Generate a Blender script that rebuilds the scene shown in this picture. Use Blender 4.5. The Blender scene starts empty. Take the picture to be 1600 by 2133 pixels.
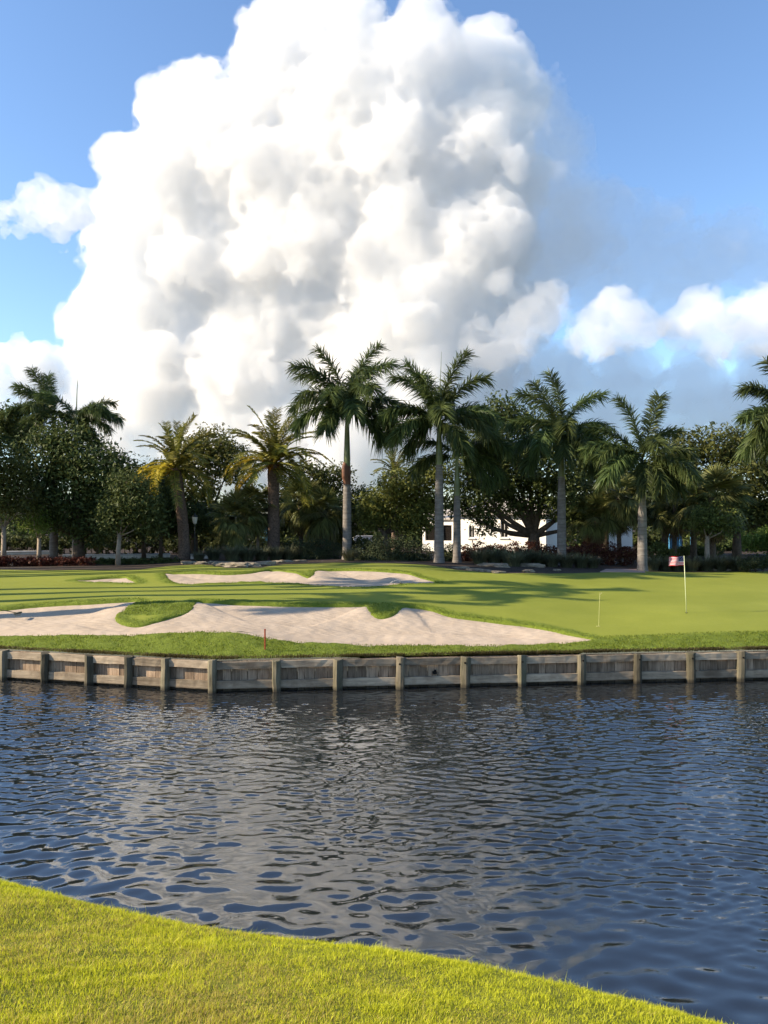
import bpy, math, random, time
import numpy as np
from mathutils import Vector, Matrix, noise as mnoise
R = math.radians
T0 = time.time()
S = bpy.context.scene
COL = S.collection

# ------------------------------------------------------------------ camera
F, HOR, EYE = 1600.0, 1080.0, 5.0           # focal length and horizon in photo pixels, eye height over the water
cd = bpy.data.cameras.new('camera'); cam = bpy.data.objects.new('camera', cd); COL.objects.link(cam)
cd.sensor_fit = 'HORIZONTAL'; cd.sensor_width = 36; cd.lens = 36*F/1600; cd.clip_start = .1; cd.clip_end = 40000
PITCH = math.atan((HOR-1066.5)/F)
cam.location = (0, 0, EYE); cam.rotation_euler = (R(90)+PITCH, 0, 0); S.camera = cam

# ------------------------------------------------------------------ sky and sun
ELEV = R(28)
SUN = Vector((-1, -.17, 0)).normalized()*math.cos(ELEV)+Vector((0, 0, math.sin(ELEV)))
w = bpy.data.worlds.new('World'); S.world = w; w.use_nodes = True
nt = w.node_tree; sky = nt.nodes.new('ShaderNodeTexSky'); sky.sky_type = 'NISHITA'; sky.sun_disc = False
sky.sun_elevation = ELEV; sky.sun_rotation = math.atan2(SUN.x, SUN.y)
sky.air_density = 1.0; sky.dust_density = .3; sky.ozone_density = 4.0
bg = nt.nodes['Background']; nt.links.new(sky.outputs[0], bg.inputs[0]); bg.inputs[1].default_value = .125
sl = bpy.data.lights.new('sun', 'SUN'); so = bpy.data.objects.new('sun', sl); COL.objects.link(so)
sl.energy = 5.0; sl.angle = R(.5); sl.color = (1, .85, .64); so.rotation_euler = (-SUN).to_track_quat('-Z', 'Y').to_euler()
vs = S.view_settings; vs.view_transform = 'Standard'; vs.look = 'None'; vs.gamma = 1; vs.use_curve_mapping = False
vs.exposure = 1.1
c = S.cycles
c.max_bounces = 12; c.diffuse_bounces = 6; c.glossy_bounces = 3; c.transmission_bounces = 4; c.volume_bounces = 8; c.transparent_max_bounces = 8
c.use_denoising = True; c.use_adaptive_sampling = True; c.adaptive_threshold = .02
c.sample_clamp_indirect = 6
try: c.denoiser = 'OPENIMAGEDENOISE'
except Exception: pass

# ------------------------------------------------------------------ helpers
def at(px, py, Y):
    """world point at depth Y on the sight line of photo pixel (px, py)"""
    a = (px-800)/F; b = (1066.5-py)/F
    dy = math.cos(PITCH)-b*math.sin(PITCH); dz = math.sin(PITCH)+b*math.cos(PITCH)
    return Vector((a/dy*Y, Y, EYE+dz/dy*Y))
def mesh_np(name, V, Fs, mats=(), smooth=False, attrs=None):
    me = bpy.data.meshes.new(name); V = np.ascontiguousarray(V, np.float32); k = Fs.shape[1]
    me.vertices.add(len(V)); me.vertices.foreach_set('co', V.ravel())
    me.loops.add(Fs.size); me.loops.foreach_set('vertex_index', np.ascontiguousarray(Fs, np.int32).ravel())
    me.polygons.add(len(Fs)); me.polygons.foreach_set('loop_start', np.arange(0, Fs.size, k, dtype=np.int32))
    if smooth: me.polygons.foreach_set('use_smooth', np.ones(len(Fs), bool))
    for n, a in (attrs or {}).items():
        at_ = me.attributes.new(n, 'FLOAT', 'POINT'); at_.data.foreach_set('value', np.ascontiguousarray(a, np.float32))
    me.update(calc_edges=True)
    for m in mats: me.materials.append(m)
    return me
class MB:
    """collects shapes for one mesh"""
    def __init__(s): s.v = []; s.f = []; s.m = []
    def add(s, V, Fc, mi=0):
        o = len(s.v); s.v += [tuple(p) for p in V]; s.f += [tuple(i+o for i in f) for f in Fc]; s.m += [mi]*len(Fc)
    def box(s, c, d, rot=None, mi=0, bev=0):
        x, y, z = d[0]/2, d[1]/2, d[2]/2; M = rot or Matrix.Identity(3)
        if bev:
            V = []; b = bev
            for sx in (-1, 1):
                for sy in (-1, 1):
                    for sz in (-1, 1):
                        V += [(sx*(x-b), sy*(y-b), sz*z), (sx*(x-b), sy*y, sz*(z-b)), (sx*x, sy*(y-b), sz*(z-b))]
            import bmesh
            bm = bmesh.new(); [bm.verts.new(M @ Vector(p)+Vector(c)) for p in V]
            bmesh.ops.convex_hull(bm, input=bm.verts); bm.verts.index_update()
            s.add([v.co for v in bm.verts], [[v.index for v in f.verts] for f in bm.faces], mi); bm.free(); return
        V = [M @ Vector((sx*x, sy*y, sz*z))+Vector(c) for sx in (-1, 1) for sy in (-1, 1) for sz in (-1, 1)]
        s.add(V, [(0, 1, 3, 2), (4, 6, 7, 5), (0, 4, 5, 1), (2, 3, 7, 6), (0, 2, 6, 4), (1, 5, 7, 3)], mi)
    def tube(s, pts, rad, n=8, mi=0, cap=True):
        pts = [Vector(p) for p in pts]; rings = []
        up = Vector((.31, .17, .93))
        for i, p in enumerate(pts):
            t = (pts[min(i+1, len(pts)-1)]-pts[max(i-1, 0)]).normalized()
            a = t.cross(up)
            if a.length < .05: a = t.cross(Vector((1, 0, 0)))
            a.normalize(); b = t.cross(a); r = rad[i] if hasattr(rad, '__len__') else rad
            rings.append([p+(a*math.cos(2*math.pi*k/n)+b*math.sin(2*math.pi*k/n))*r for k in range(n)])
        V = [q for r in rings for q in r]; Fc = []
        for i in range(len(pts)-1):
            for k in range(n):
                Fc.append((i*n+k, i*n+(k+1) % n, (i+1)*n+(k+1) % n, (i+1)*n+k))
        if cap: Fc += [tuple(range(n))[::-1], tuple((len(pts)-1)*n+k for k in range(n))]
        s.add(V, Fc, mi)
    def mesh(s, name, mats, smooth=False):
        me = bpy.data.meshes.new(name); me.from_pydata(s.v, [], s.f); me.polygons.foreach_set('material_index', s.m)
        if smooth: me.polygons.foreach_set('use_smooth', [True]*len(s.f))
        for m in (mats if isinstance(mats, (list, tuple)) else [mats]): me.materials.append(m)
        me.update(); return me
def ob(name, me, parent=None, loc=None, rot=None, label=None, cat=None, group=None, kind=None, scale=None):
    o = bpy.data.objects.new(name, me); COL.objects.link(o)
    if parent: o.parent = parent
    if loc is not None: o.location = loc
    if rot is not None: o.rotation_euler = rot
    if scale is not None: o.scale = scale if hasattr(scale, '__len__') else (scale,)*3
    if label: o['label'] = label
    if cat: o['category'] = cat
    if group: o['group'] = group
    if kind: o['kind'] = kind
    return o
def thing(name, loc, label, cat, group=None, rz=0): return ob(name, None, None, loc, (0, 0, rz), label, cat, group)
ORD = ['first', 'second', 'third', 'fourth', 'fifth', 'sixth', 'seventh', 'eighth', 'ninth', 'tenth', 'eleventh', 'twelfth', 'thirteenth', 'fourteenth', 'fifteenth']

# ------------------------------------------------------------------ materials
class Mat:
    def __init__(s, name, rough=.7, spec=.3):
        s.m = bpy.data.materials.new(name); s.m.use_nodes = True; s.t = s.m.node_tree; s.b = s.t.nodes['Principled BSDF']
        s.out = s.t.nodes['Material Output']; s.b.inputs['Roughness'].default_value = rough; s.b.inputs['Specular IOR Level'].default_value = spec
        s._co = None
    def n(s, ty, **kw):
        q = s.t.nodes.new('ShaderNode'+ty)
        for k, v in kw.items():
            if k in q.inputs.keys(): q.inputs[k].default_value = v
            else: setattr(q, k, v)
        return q
    def l(s, a, b): s.t.links.new(a, b)
    def co(s, kind='Object', scale=(1, 1, 1)):
        tc = s.n('TexCoord'); mp = s.n('Mapping'); mp.inputs['Scale'].default_value = scale
        s.l(tc.outputs[kind], mp.inputs[0]); return mp.outputs[0]
    def noise(s, vec, scale, detail=4, rough=.55):
        q = s.n('TexNoise'); q.inputs['Scale'].default_value = scale; q.inputs['Detail'].default_value = detail; q.inputs['Roughness'].default_value = rough
        if vec is not None: s.l(vec, q.inputs['Vector'])
        return q.outputs['Fac']
    def attr(s, name): q = s.n('Attribute'); q.attribute_name = name; return q.outputs['Fac']
    def ramp(s, fac, stops):
        q = s.n('ValToRGB'); e = q.color_ramp.elements
        while len(e) < len(stops): e.new(.5)
        for i, (p, col) in enumerate(stops): e[i].position = p; e[i].color = (*col, 1)
        s.l(fac, q.inputs[0]); return q.outputs[0]
    def mix(s, fac, a, b, mode='MIX'):
        q = s.n('Mix', data_type='RGBA', blend_type=mode)
        for k, x in ((0, fac), (6, a), (7, b)):
            if isinstance(x, (int, float)): q.inputs[k].default_value = x
            elif isinstance(x, tuple): q.inputs[k].default_value = (*x, 1)
            else: s.l(x, q.inputs[k])
        return q.outputs[2]
    def math(s, op, a, b=0.):
        q = s.n('Math', operation=op)
        for k, x in ((0, a), (1, b)):
            if isinstance(x, (int, float)): q.inputs[k].default_value = x
            else: s.l(x, q.inputs[k])
        return q.outputs[0]
    def col(s, x):
        if isinstance(x, tuple): s.b.inputs['Base Color'].default_value = (*x, 1)
        else: s.l(x, s.b.inputs['Base Color'])
        return s
    def bump(s, h, strength=.4, dist=.02):
        q = s.n('Bump'); q.inputs['Strength'].default_value = strength; q.inputs['Distance'].default_value = dist
        s.l(h, q.inputs['Height']); s.l(q.outputs[0], s.b.inputs['Normal']); return s
    def translucent(s, colour, fac):
        tr = s.n('BsdfTranslucent'); mx = s.n('MixShader'); mx.inputs[0].default_value = fac
        if isinstance(colour, tuple): tr.inputs[0].default_value = (*colour, 1)
        else: s.l(colour, tr.inputs[0])
        s.l(s.b.outputs[0], mx.inputs[1]); s.l(tr.outputs[0], mx.inputs[2]); s.l(mx.outputs[0], s.out.inputs[0]); return s
def leafmat(name, lo, hi, tr=.3, rough=.6, spec=.15, warm=None):
    m = Mat(name, rough, spec)
    v = m.attr('v'); stops = [(0, lo), (1, hi)] if warm is None else [(0, lo), (.8, hi), (.93, hi), (1, warm)]
    cc = m.ramp(v, stops)
    oi = m.n('ObjectInfo'); hs = m.n('HueSaturation'); m.l(cc, hs.inputs['Color'])
    m.l(m.math('ADD', m.math('MULTIPLY', oi.outputs['Random'], .35), .82), hs.inputs['Value'])
    m.l(m.math('ADD', m.math('MULTIPLY', oi.outputs['Random'], .03), .485), hs.inputs['Hue'])
    m.col(hs.outputs[0]); m.translucent(hs.outputs[0], tr); return m.m
M = {}
M['leaf_dark'] = leafmat('leaf_dark', (.036, .054, .017), (.115, .135, .04), .28)
M['leaf_mid'] = leafmat('leaf_mid', (.05, .07, .018), (.14, .15, .04), .3)
M['leaf_olive'] = leafmat('leaf_olive', (.08, .09, .02), (.20, .195, .05), .32)
M['leaf_bright'] = leafmat('leaf_bright', (.08, .12, .02), (.2, .24, .05), .35)
M['leaf_red'] = leafmat('leaf_red', (.035, .012, .010), (.13, .045, .022), .25, warm=(.16, .10, .03))
M['juniper'] = leafmat('juniper', (.02, .03, .014), (.06, .068, .028), .15)
M['frond_royal'] = leafmat('frond_royal', (.03, .05, .018), (.105, .135, .04), .3, .42)
M['frond_date'] = leafmat('frond_date', (.08, .09, .02), (.24, .215, .04), .32, .45)
M['frond_yellow'] = leafmat('frond_yellow', (.22, .18, .02), (.44, .33, .03), .38, .5)
M['frond_fan'] = leafmat('frond_fan', (.06, .075, .025), (.2, .2, .065), .3, .45)
M['frond_dead'] = leafmat('frond_dead', (.10, .06, .03), (.2, .13, .06), .2, .7)
M['muhly'] = leafmat('muhly', (.07, .08, .045), (.16, .165, .09), .3, .7)
M['fruit_stalk'] = leafmat('fruit_stalk', (.25, .09, .01), (.42, .16, .02), .2, .5)
def simple(name, col, rough=.6, spec=.3, var=.25, scale=6, bump=.0):
    m = Mat(name, rough, spec); co = m.co(); n = m.noise(co, scale)
    m.col(m.ramp(n, [(.25, tuple(x*(1-var) for x in col)), (.75, tuple(min(1, x*(1+var)) for x in col))]))
    if bump: m.bump(m.noise(co, scale*6, 5), bump, .01)
    return m.m
M['bark'] = simple('bark', (.10, .075, .055), .9, .1, .45, 5, .6)
M['bark_pale'] = simple('bark_pale', (.26, .21, .16), .9, .1, .35, 4, .4)
def royal_trunk():
    m = Mat('royal_trunk', .8, .2); co = m.co(); st = m.co(scale=(.6, .6, 5)); n = m.noise(co, 3, 5); r = m.noise(st, 2.2, 3)
    base = m.ramp(n, [(.25, (.13, .115, .10)), (.75, (.23, .205, .18))]); m.col(m.mix(m.ramp(r, [(.42, (0, 0, 0)), (.62, (.55, .55, .55))]), base, (.09, .075, .062)))
    m.bump(r, .5, .03); return m.m
M['royal_trunk'] = royal_trunk()
M['crownshaft'] = simple('crownshaft', (.11, .13, .035), .38, .5, .35, 2)
M['crownshaft_base'] = simple('crownshaft_base', (.20, .17, .08), .6, .4, .35, 2)
M['sheath'] = simple('sheath', (.13, .058, .034), .6, .3, .35, 3)
M['date_trunk'] = simple('date_trunk', (.115, .08, .06), .95, .1, .5, 9, .8)
M['mulch'] = simple('mulch', (.06, .035, .027), .95, .1, .5, 14, .8)
def rockmat():
    m = Mat('limestone', .9, .2); co = m.co(); n = m.noise(co, 2.5, 7, .65)
    m.col(m.ramp(n, [(.3, (.07, .06, .042)), (.5, (.20, .165, .12)), (.7, (.33, .28, .205))])); m.bump(m.noise(co, 7, 8, .65), .8, .06); return m.m
M['rock'] = rockmat()
def wood(name, base, grain=(1, 1, 1), green=.25):
    m = Mat(name, .85, .15); oi = m.n('ObjectInfo'); tc = m.n('TexCoord'); add = m.n('VectorMath', operation='ADD')
    m.l(tc.outputs['Object'], add.inputs[0]); cb = m.n('CombineXYZ'); r20 = m.math('MULTIPLY', oi.outputs['Random'], 37.)
    for k in range(3): m.l(r20, cb.inputs[k])
    m.l(cb.outputs[0], add.inputs[1]); mp = m.n('Mapping'); mp.inputs['Scale'].default_value = grain; m.l(add.outputs[0], mp.inputs[0])
    g = m.noise(mp.outputs[0], 9, 6, .65); s2 = m.noise(add.outputs[0], 2.2, 5, .6)
    cc = m.ramp(g, [(.28, tuple(x*.42 for x in base)), (.5, base), (.75, tuple(min(1, x*1.45) for x in base))])
    cc = m.mix(m.ramp(s2, [(.45, (0, 0, 0)), (.72, (.7, .7, .7))]), cc, tuple(x*k for x, k in zip(base, (.42, .36, .34))))
    cc = m.mix(m.math('MULTIPLY', m.noise(add.outputs[0], 1.3, 3), green), cc, (.10, .115, .06))
    geo = m.n('NewGeometry'); sx = m.n('SeparateXYZ'); m.l(geo.outputs['Position'], sx.inputs[0])
    wet = m.n('MapRange'); m.l(m.math('ADD', sx.outputs[2], m.math('MULTIPLY', s2, .12)), wet.inputs[0]); wet.inputs[1].default_value = .10; wet.inputs[2].default_value = .2; wet.inputs[3].default_value = .85; wet.inputs[4].default_value = 0
    cc = m.mix(wet.outputs[0], cc, (.03, .026, .018))                    # algae and tide line on the timber
    hs = m.n('HueSaturation'); m.l(cc, hs.inputs['Color']); m.l(m.math('ADD', m.math('MULTIPLY', oi.outputs['Random'], .75), .6), hs.inputs['Value'])
    m.col(hs.outputs[0]); m.bump(g, .5, .015); return m.m
M['post'] = wood('post', (.14, .113, .082), (1, 1, .12), .5)
M['beam'] = wood('beam', (.35, .275, .195), (.12, 1, 1), .2)
M['plank'] = wood('plank', (.33, .235, .16), (1, 1, .12), .15)
def sandmat():
    m = Mat('sand', .95, .1); co = m.co(); n = m.noise(co, 1.1, 6, .6); f = m.noise(co, 60, 3)
    cc = m.ramp(n, [(.3, (.37, .293, .217)), (.7, (.46, .37, .28))]); m.col(cc)
    st = m.co(scale=(.25, 2.2, 1)); wv = m.n('TexWave'); wv.inputs['Scale'].default_value = 2.2; wv.inputs['Distortion'].default_value = 9; wv.inputs['Detail'].default_value = 3; m.l(st, wv.inputs[0])
    m.bump(m.math('ADD', m.math('MULTIPLY', wv.outputs['Fac'], .5), m.math('ADD', m.math('MULTIPLY', m.noise(co, 5, 5, .7), .9), m.math('MULTIPLY', f, .15))), .45, .05); return m.m
M['sand'] = sandmat()
def turfmat():
    m = Mat('turf', .8, .15); co = m.co(); n = m.noise(co, .35, 5); f = m.noise(co, 24, 4, .7); mow = m.noise(m.co(scale=(.15, 1, 1)), .8, 3)
    green = m.ramp(n, [(.3, (.165, .19, .022)), (.7, (.235, .255, .036))])
    green = m.mix(m.math('MULTIPLY', mow, .5), green, (.20, .215, .03))
    green = m.mix(m.ramp(m.noise(co, 9, 5, .7), [(.35, (.0, .0, .0)), (.7, (.45, .45, .45))]), green, (.15, .17, .022))
    rough = m.ramp(f, [(.25, (.075, .11, .010)), (.5, (.135, .175, .018)), (.75, (.21, .245, .03))])
    cc = m.mix(m.attr('rough'), green, rough)
    bedc = m.ramp(m.noise(co, 5, 5), [(.3, (.028, .021, .016)), (.7, (.07, .052, .04))])
    cc = m.mix(m.attr('bed'), cc, bedc); m.col(cc)
    q = m.n('Bump'); q.inputs['Distance'].default_value = .06; m.l(m.math('MULTIPLY', m.math('ADD', m.attr('rough'), .12), .9), q.inputs['Strength'])
    m.l(m.math('ADD', f, m.math('MULTIPLY', m.noise(co, 4, 3), 1.5)), q.inputs['Height']); m.l(q.outputs[0], m.b.inputs['Normal']); return m.m
M['turf'] = turfmat()
def nearmat():
    m = Mat('bank_soil', .9, .1); co = m.co(); n = m.noise(co, 1.2, 6)
    m.col(m.ramp(n, [(.3, (.13, .14, .02)), (.7, (.21, .21, .03))])); m.bump(m.noise(co, 30, 4), .8, .03); return m.m
M['bank'] = nearmat()
def blademat(name, lo, hi, dry, tr=.5):
    m = Mat(name, .5, .3); v = m.attr('v'); d = m.attr('dry')
    cc = m.mix(d, m.ramp(v, [(0, lo), (1, hi)]), dry); m.col(cc); m.translucent(cc, tr); return m.m
M['blade'] = blademat('grass_blade', (.36, .39, .015), (.70, .69, .045), (.42, .31, .11))
M['blade_far'] = blademat('grass_blade_far', (.085, .125, .010), (.21, .25, .028), (.10, .07, .038))
def watermat():
    m = Mat('water', .012, .5); m.b.inputs['IOR'].default_value = 2.05; m.b.inputs['Specular IOR Level'].default_value = .5
    m.col((.012, .014, .016)); co = m.co(scale=(.6, 1.2, 1))
    m.bump(m.noise(co, 11, 3, .5), .07, .012); return m.m
M['water'] = watermat()
M['white_wall'] = simple('white_wall', (.78, .75, .70), .8, .2, .04, 3, .1)
M['trim'] = simple('trim', (.62, .60, .57), .6, .3, .05, 3)
M['roof_tile'] = simple('roof_tile', (.42, .38, .34), .8, .2, .2, 6, .3)
M['stone_wall'] = simple('stone_wall', (.62, .57, .5), .9, .2, .15, 2, .3)
def glass():
    m = Mat('window_glass', .06, .5); m.col((.015, .013, .012)); return m.m
M['glass'] = glass()
M['dark_metal'] = simple('dark_metal', (.02, .025, .022), .5, .4, .2, 4)
M['lamp_glass'] = simple('lamp_glass', (.5, .47, .4), .3, .5, .1, 4)
M['blue_paint'] = simple('blue_paint', (.04, .17, .32), .5, .4, .15, 3)
M['cyan_paint'] = simple('cyan_paint', (.25, .5, .55), .6, .3, .1, 3)
M['stick'] = simple('stick', (.52, .56, .32), .35, .5, .1, 5)
M['yellow_stick'] = simple('yellow_stick', (.42, .40, .16), .4, .4, .1, 5)
M['red_stake'] = simple('red_stake', (.32, .06, .02), .6, .3, .15, 5)
M['hose'] = simple('hose', (.05, .05, .03), .6, .3, .2, 5)
M['flag_red'] = simple('flag_red', (.55, .035, .04), .8, .1, .08, 3); M['flag_white'] = simple('flag_white', (.58, .53, .53), .8, .1, .05, 3); M['flag_blue'] = simple('flag_blue', (.03, .04, .09), .8, .1, .1, 3)
M['path'] = simple('path_paver', (.36, .25, .21), .9, .15, .12, 5, .2)
M['hole'] = simple('hole_dark', (.012, .011, .01), .9, .1, .2, 5)

rng = np.random.default_rng(11)
def smooth01(x): x = np.clip(x, 0, 1); return x*x*(3-2*x)
def vnoise2(X, Y, scale, seed):
    """smooth value noise on numpy arrays"""
    g = np.random.default_rng(seed).uniform(-1, 1, (256, 256)).astype(np.float32)
    u = np.asarray(X)*scale+100; v = np.asarray(Y)*scale+100; i = np.floor(u).astype(int); j = np.floor(v).astype(int)
    fu = u-i; fv = v-j; fu = fu*fu*(3-2*fu); fv = fv*fv*(3-2*fv); i &= 255; j &= 255; i1 = (i+1) & 255; j1 = (j+1) & 255
    return (g[i, j]*(1-fu)+g[i1, j]*fu)*(1-fv)+(g[i, j1]*(1-fu)+g[i1, j1]*fu)*fv
def fbm2(X, Y, scale, seed, o=4, gain=.5):
    r = 0; a = 1.
    for k in range(o): r = r+a*vnoise2(X, Y, scale*2**k, seed+k); a *= gain
    return r

# ------------------------------------------------------------------ terrain of the far bank
CORNER = (-4.93, 22.2)
def ywall(X):
    X = np.asarray(X, float)
    return np.where(X < CORNER[0], CORNER[1]-(X-CORNER[0])*(1.8/7.07), CORNER[1]+(X-CORNER[0])*(1.7/16.9))
PXC = np.array([-700, -200, 0, 250, 440, 800, 1050, 1250, 1430, 1600, 1900, 2400.])
ROWS = {   # depth: ground height in each of those columns
 25.0: [1.2, 1.22, 1.22, 1.24, 1.36, .95, .98, 1.06, 1.10, 1.12, 1.15, 1.2],
 27.5: [1.5, 1.50, 1.50, 1.56, 1.62, 1.32, 1.18, 1.13, 1.25, 1.25, 1.25, 1.3],
 30.0: [1.7, 1.70, 1.70, 1.86, 1.84, 1.71, 1.46, 1.28, 1.42, 1.38, 1.35, 1.4],
 32.5: [1.8, 1.82, 1.82, 1.88, 1.86, 1.80, 1.62, 1.42, 1.42, 1.42, 1.40, 1.4],
 35.5: [1.85, 1.86, 1.86, 1.86, 1.85, 1.86, 1.78, 1.52, 1.43, 1.42, 1.40, 1.4],
 38.0: [1.9, 1.92, 1.92, 1.95, 2.05, 2.10, 1.92, 1.62, 1.46, 1.44, 1.42, 1.4],
 40.5: [2.0, 2.00, 2.02, 2.08, 2.22, 2.30, 1.98, 1.70, 1.50, 1.47, 1.45, 1.4],
 45.0: [2.0, 2.02, 2.04, 2.10, 2.25, 2.34, 2.02, 1.78, 1.58, 1.52, 1.5, 1.5],
 52.0: [1.9, 1.80, 1.80, 1.90, 2.15, 2.20, 1.95, 1.72, 1.50, 1.48, 1.5, 1.5],
 60.0: [1.9, 1.80, 1.80, 1.85, 2.0, 2.0, 1.9, 1.7, 1.5, 1.5, 1.5, 1.5],
 75.0: [1.8]*12, 150.: [1.8]*12}
RY = np.array(list(ROWS)); RZ = np.array(list(ROWS.values()))
def zbase(X, Y):
    X, Y = np.broadcast_arrays(np.asarray(X, float), np.asarray(Y, float))
    px = np.clip(800+X/np.maximum(Y, 1)*F, PXC[0], PXC[-1]-1e-3); yy = np.clip(Y, RY[0], RY[-1]-1e-3)
    j = np.clip(np.searchsorted(PXC, px, 'right')-1, 0, len(PXC)-2); fu = (px-PXC[j])/(PXC[j+1]-PXC[j]); fu = smooth01(fu)*.7+fu*.3
    i = np.clip(np.searchsorted(RY, yy, 'right')-1, 0, len(RY)-2); fv = (yy-RY[i])/(RY[i+1]-RY[i]); fv = smooth01(fv)*.35+fv*.65
    z = (RZ[i, j]*(1-fu)+RZ[i, j+1]*fu)*(1-fv)+(RZ[i+1, j]*(1-fu)+RZ[i+1, j+1]*fu)*fv
    v = Y-ywall(X); b = smooth01(v/2.4); z = .93*(1-b)+z*b
    return z+.018*fbm2(X, Y, .25, 5, 2)*b
def hit(px, py, y0=22.6, y1=75.):
    """first point of the bank that the sight line of a photo pixel meets"""
    Ys = np.arange(y0, y1, .03); d = at(px, py, 1.0); Xs = d.x*Ys; Zs = EYE+(d.z-EYE)*Ys
    below = Zs < zbase(Xs, Ys); k = int(np.argmax(below)) if below.any() else len(Ys)-1
    return float(Xs[k]), float(Ys[k])
BUNK_PX = {
 'front': [(-90, 1322), (100, 1322), (250, 1323), (340, 1319), (430, 1315), (490, 1317), (530, 1323), (600, 1335), (700, 1341), (850, 1343), (1000, 1344), (1120, 1342), (1200, 1337), (1235, 1331), (1180, 1318), (1100, 1301), (1000, 1288), (930, 1278), (890, 1266), (855, 1261), (838, 1266), (826, 1277), (798, 1283), (772, 1278), (757, 1260), (700, 1258), (600, 1257), (500, 1254), (418, 1250), (405, 1262), (393, 1275), (350, 1286), (300, 1298), (265, 1297), (242, 1288), (248, 1278), (270, 1262), (283, 1249), (200, 1252), (100, 1257), (20, 1265), (-90, 1274)],
 'rear_small': [(160, 1208), (205, 1203), (256, 1200), (270, 1206), (286, 1214), (240, 1213), (200, 1212)],
 'rear': [(345, 1194), (400, 1191), (470, 1193), (530, 1190), (568, 1186), (600, 1190), (635, 1200), (652, 1199), (668, 1187), (720, 1185), (790, 1187), (840, 1191), (872, 1201), (906, 1213), (830, 1216), (790, 1221), (730, 1222), (660, 1218), (590, 1213), (500, 1212), (375, 1215)]}
def closed_smooth(P, n=6):
    P = np.array(P, float); out = []; N = len(P)
    for i in range(N):
        a, b, c_, d = P[i-1], P[i], P[(i+1) % N], P[(i+2) % N]
        for k in range(n):
            t = k/n; out.append(.5*((2*b)+(-a+c_)*t+(2*a-5*b+4*c_-d)*t*t+(-a+3*b-3*c_+d)*t**3))
    return np.array(out)
BUNK = {k: closed_smooth([hit(*p) for p in v], 5) for k, v in BUNK_PX.items()}
def sdist(X, Y, P):
    """signed distance to a polygon, negative inside"""
    X = np.asarray(X, float); Y = np.asarray(Y, float); d = np.full(X.shape, 1e9); ins = np.zeros(X.shape, bool)
    Q = np.roll(P, -1, 0)
    for (ax, ay), (bx, by) in zip(P, Q):
        ex, ey = bx-ax, by-ay; L = ex*ex+ey*ey+1e-12; t = np.clip(((X-ax)*ex+(Y-ay)*ey)/L, 0, 1)
        d = np.minimum(d, (X-ax-t*ex)**2+(Y-ay-t*ey)**2)
        if ay != by: ins ^= ((ay > Y) != (by > Y)) & (X < (bx-ax)*(Y-ay)/(by-ay)+ax)
    d = np.sqrt(d); return np.where(ins, -d, d)
def bunk_sd(X, Y):
    X, Y = np.broadcast_arrays(np.asarray(X, float), np.asarray(Y, float)); sd = np.full(X.shape, 9.)
    for P in BUNK.values():
        lo = P.min(0)-1.5; hi = P.max(0)+1.5; m = (X > lo[0]) & (X < hi[0]) & (Y > lo[1]) & (Y < hi[1])
        if m.any(): sd[m] = np.minimum(sd[m], sdist(X[m], Y[m], P))
    return sd
MOUNDS = [(*hit(330, 1268), 1.6, 1.0, .07), (*hit(800, 1268), 1.0, .7, .09), (*hit(640, 1194), 1.0, .8, .10), (*hit(320, 1204), 1.3, .9, .08)]
def zlawn(X, Y, sd=None):
    z = zbase(X, Y)
    for mx, my, sx, sy, h in MOUNDS: z = z+h*np.exp(-((X-mx)/sx)**2-((Y-my)/sy)**2)
    return z
def gz(X, Y): return float(zlawn(np.array(X), np.array(Y)))
BED_PX = [(-400, 1187), (0, 1187), (200, 1188), (290, 1187), (345, 1180), (420, 1176), (470, 1183), (540, 1183), (590, 1176), (700, 1172), (800, 1173), (880, 1176), (950, 1187), (1050, 1195), (1150, 1195), (1245, 1193), (1330, 1190), (1400, 1192), (1600, 1190), (2000, 1190)]
BED = np.array([hit(*p) for p in BED_PX]); BED = BED[np.argsort(BED[:, 0])]
def ybed(X): return np.interp(X, BED[:, 0], BED[:, 1])
vv = np.concatenate([[0.0], np.arange(.1, 24.5, .1), np.arange(24.8, 40, .4), np.geomspace(41, 8000, 40)])
xx = np.concatenate([-np.geomspace(21.5, 6000, 40)[::-1], np.arange(-20.5, 20.5, .12), np.geomspace(21, 6000, 40)])
GX, GV = np.meshgrid(xx, vv, indexing='ij'); GY = ywall(np.clip(GX, -60, 60))+.07+GV
sd = bunk_sd(GX, GY); GZ = zlawn(GX, GY)
rough = np.clip(np.maximum(smooth01(1-(sd-.25)/.5), smooth01((2.3-GV)/.5)), 0, 1)
rough = np.maximum(rough, smooth01((np.hypot((GX-MOUNDS[0][0])/1.6, (GY-MOUNDS[0][1])/1.2) < 1)*1.))
GZ = GZ+rough*.035*fbm2(GX, GY, 2.2, 40, 3)*(GV > .2)
GZ = GZ-.5*smooth01((-sd+.02)/.35)
bed = smooth01((GY-ybed(GX)+.12*fbm2(GX, GY, 1.2, 9, 3))/.12)
rough = np.where(GY > 64, 1, rough)
nv = len(vv); V = np.stack([GX, GY, GZ], -1).reshape(-1, 3); idx = np.arange(len(V)).reshape(GX.shape)
Q = np.stack([idx[:-1, :-1], idx[1:, :-1], idx[1:, 1:], idx[:-1, 1:]], -1).reshape(-1, 4)
ob('ground', mesh_np('ground', V, Q, [M['turf']], True, {'rough': rough.ravel(), 'bed': bed.ravel()}), kind='structure', label='mown golf green and fairway behind the timber seawall')
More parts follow.
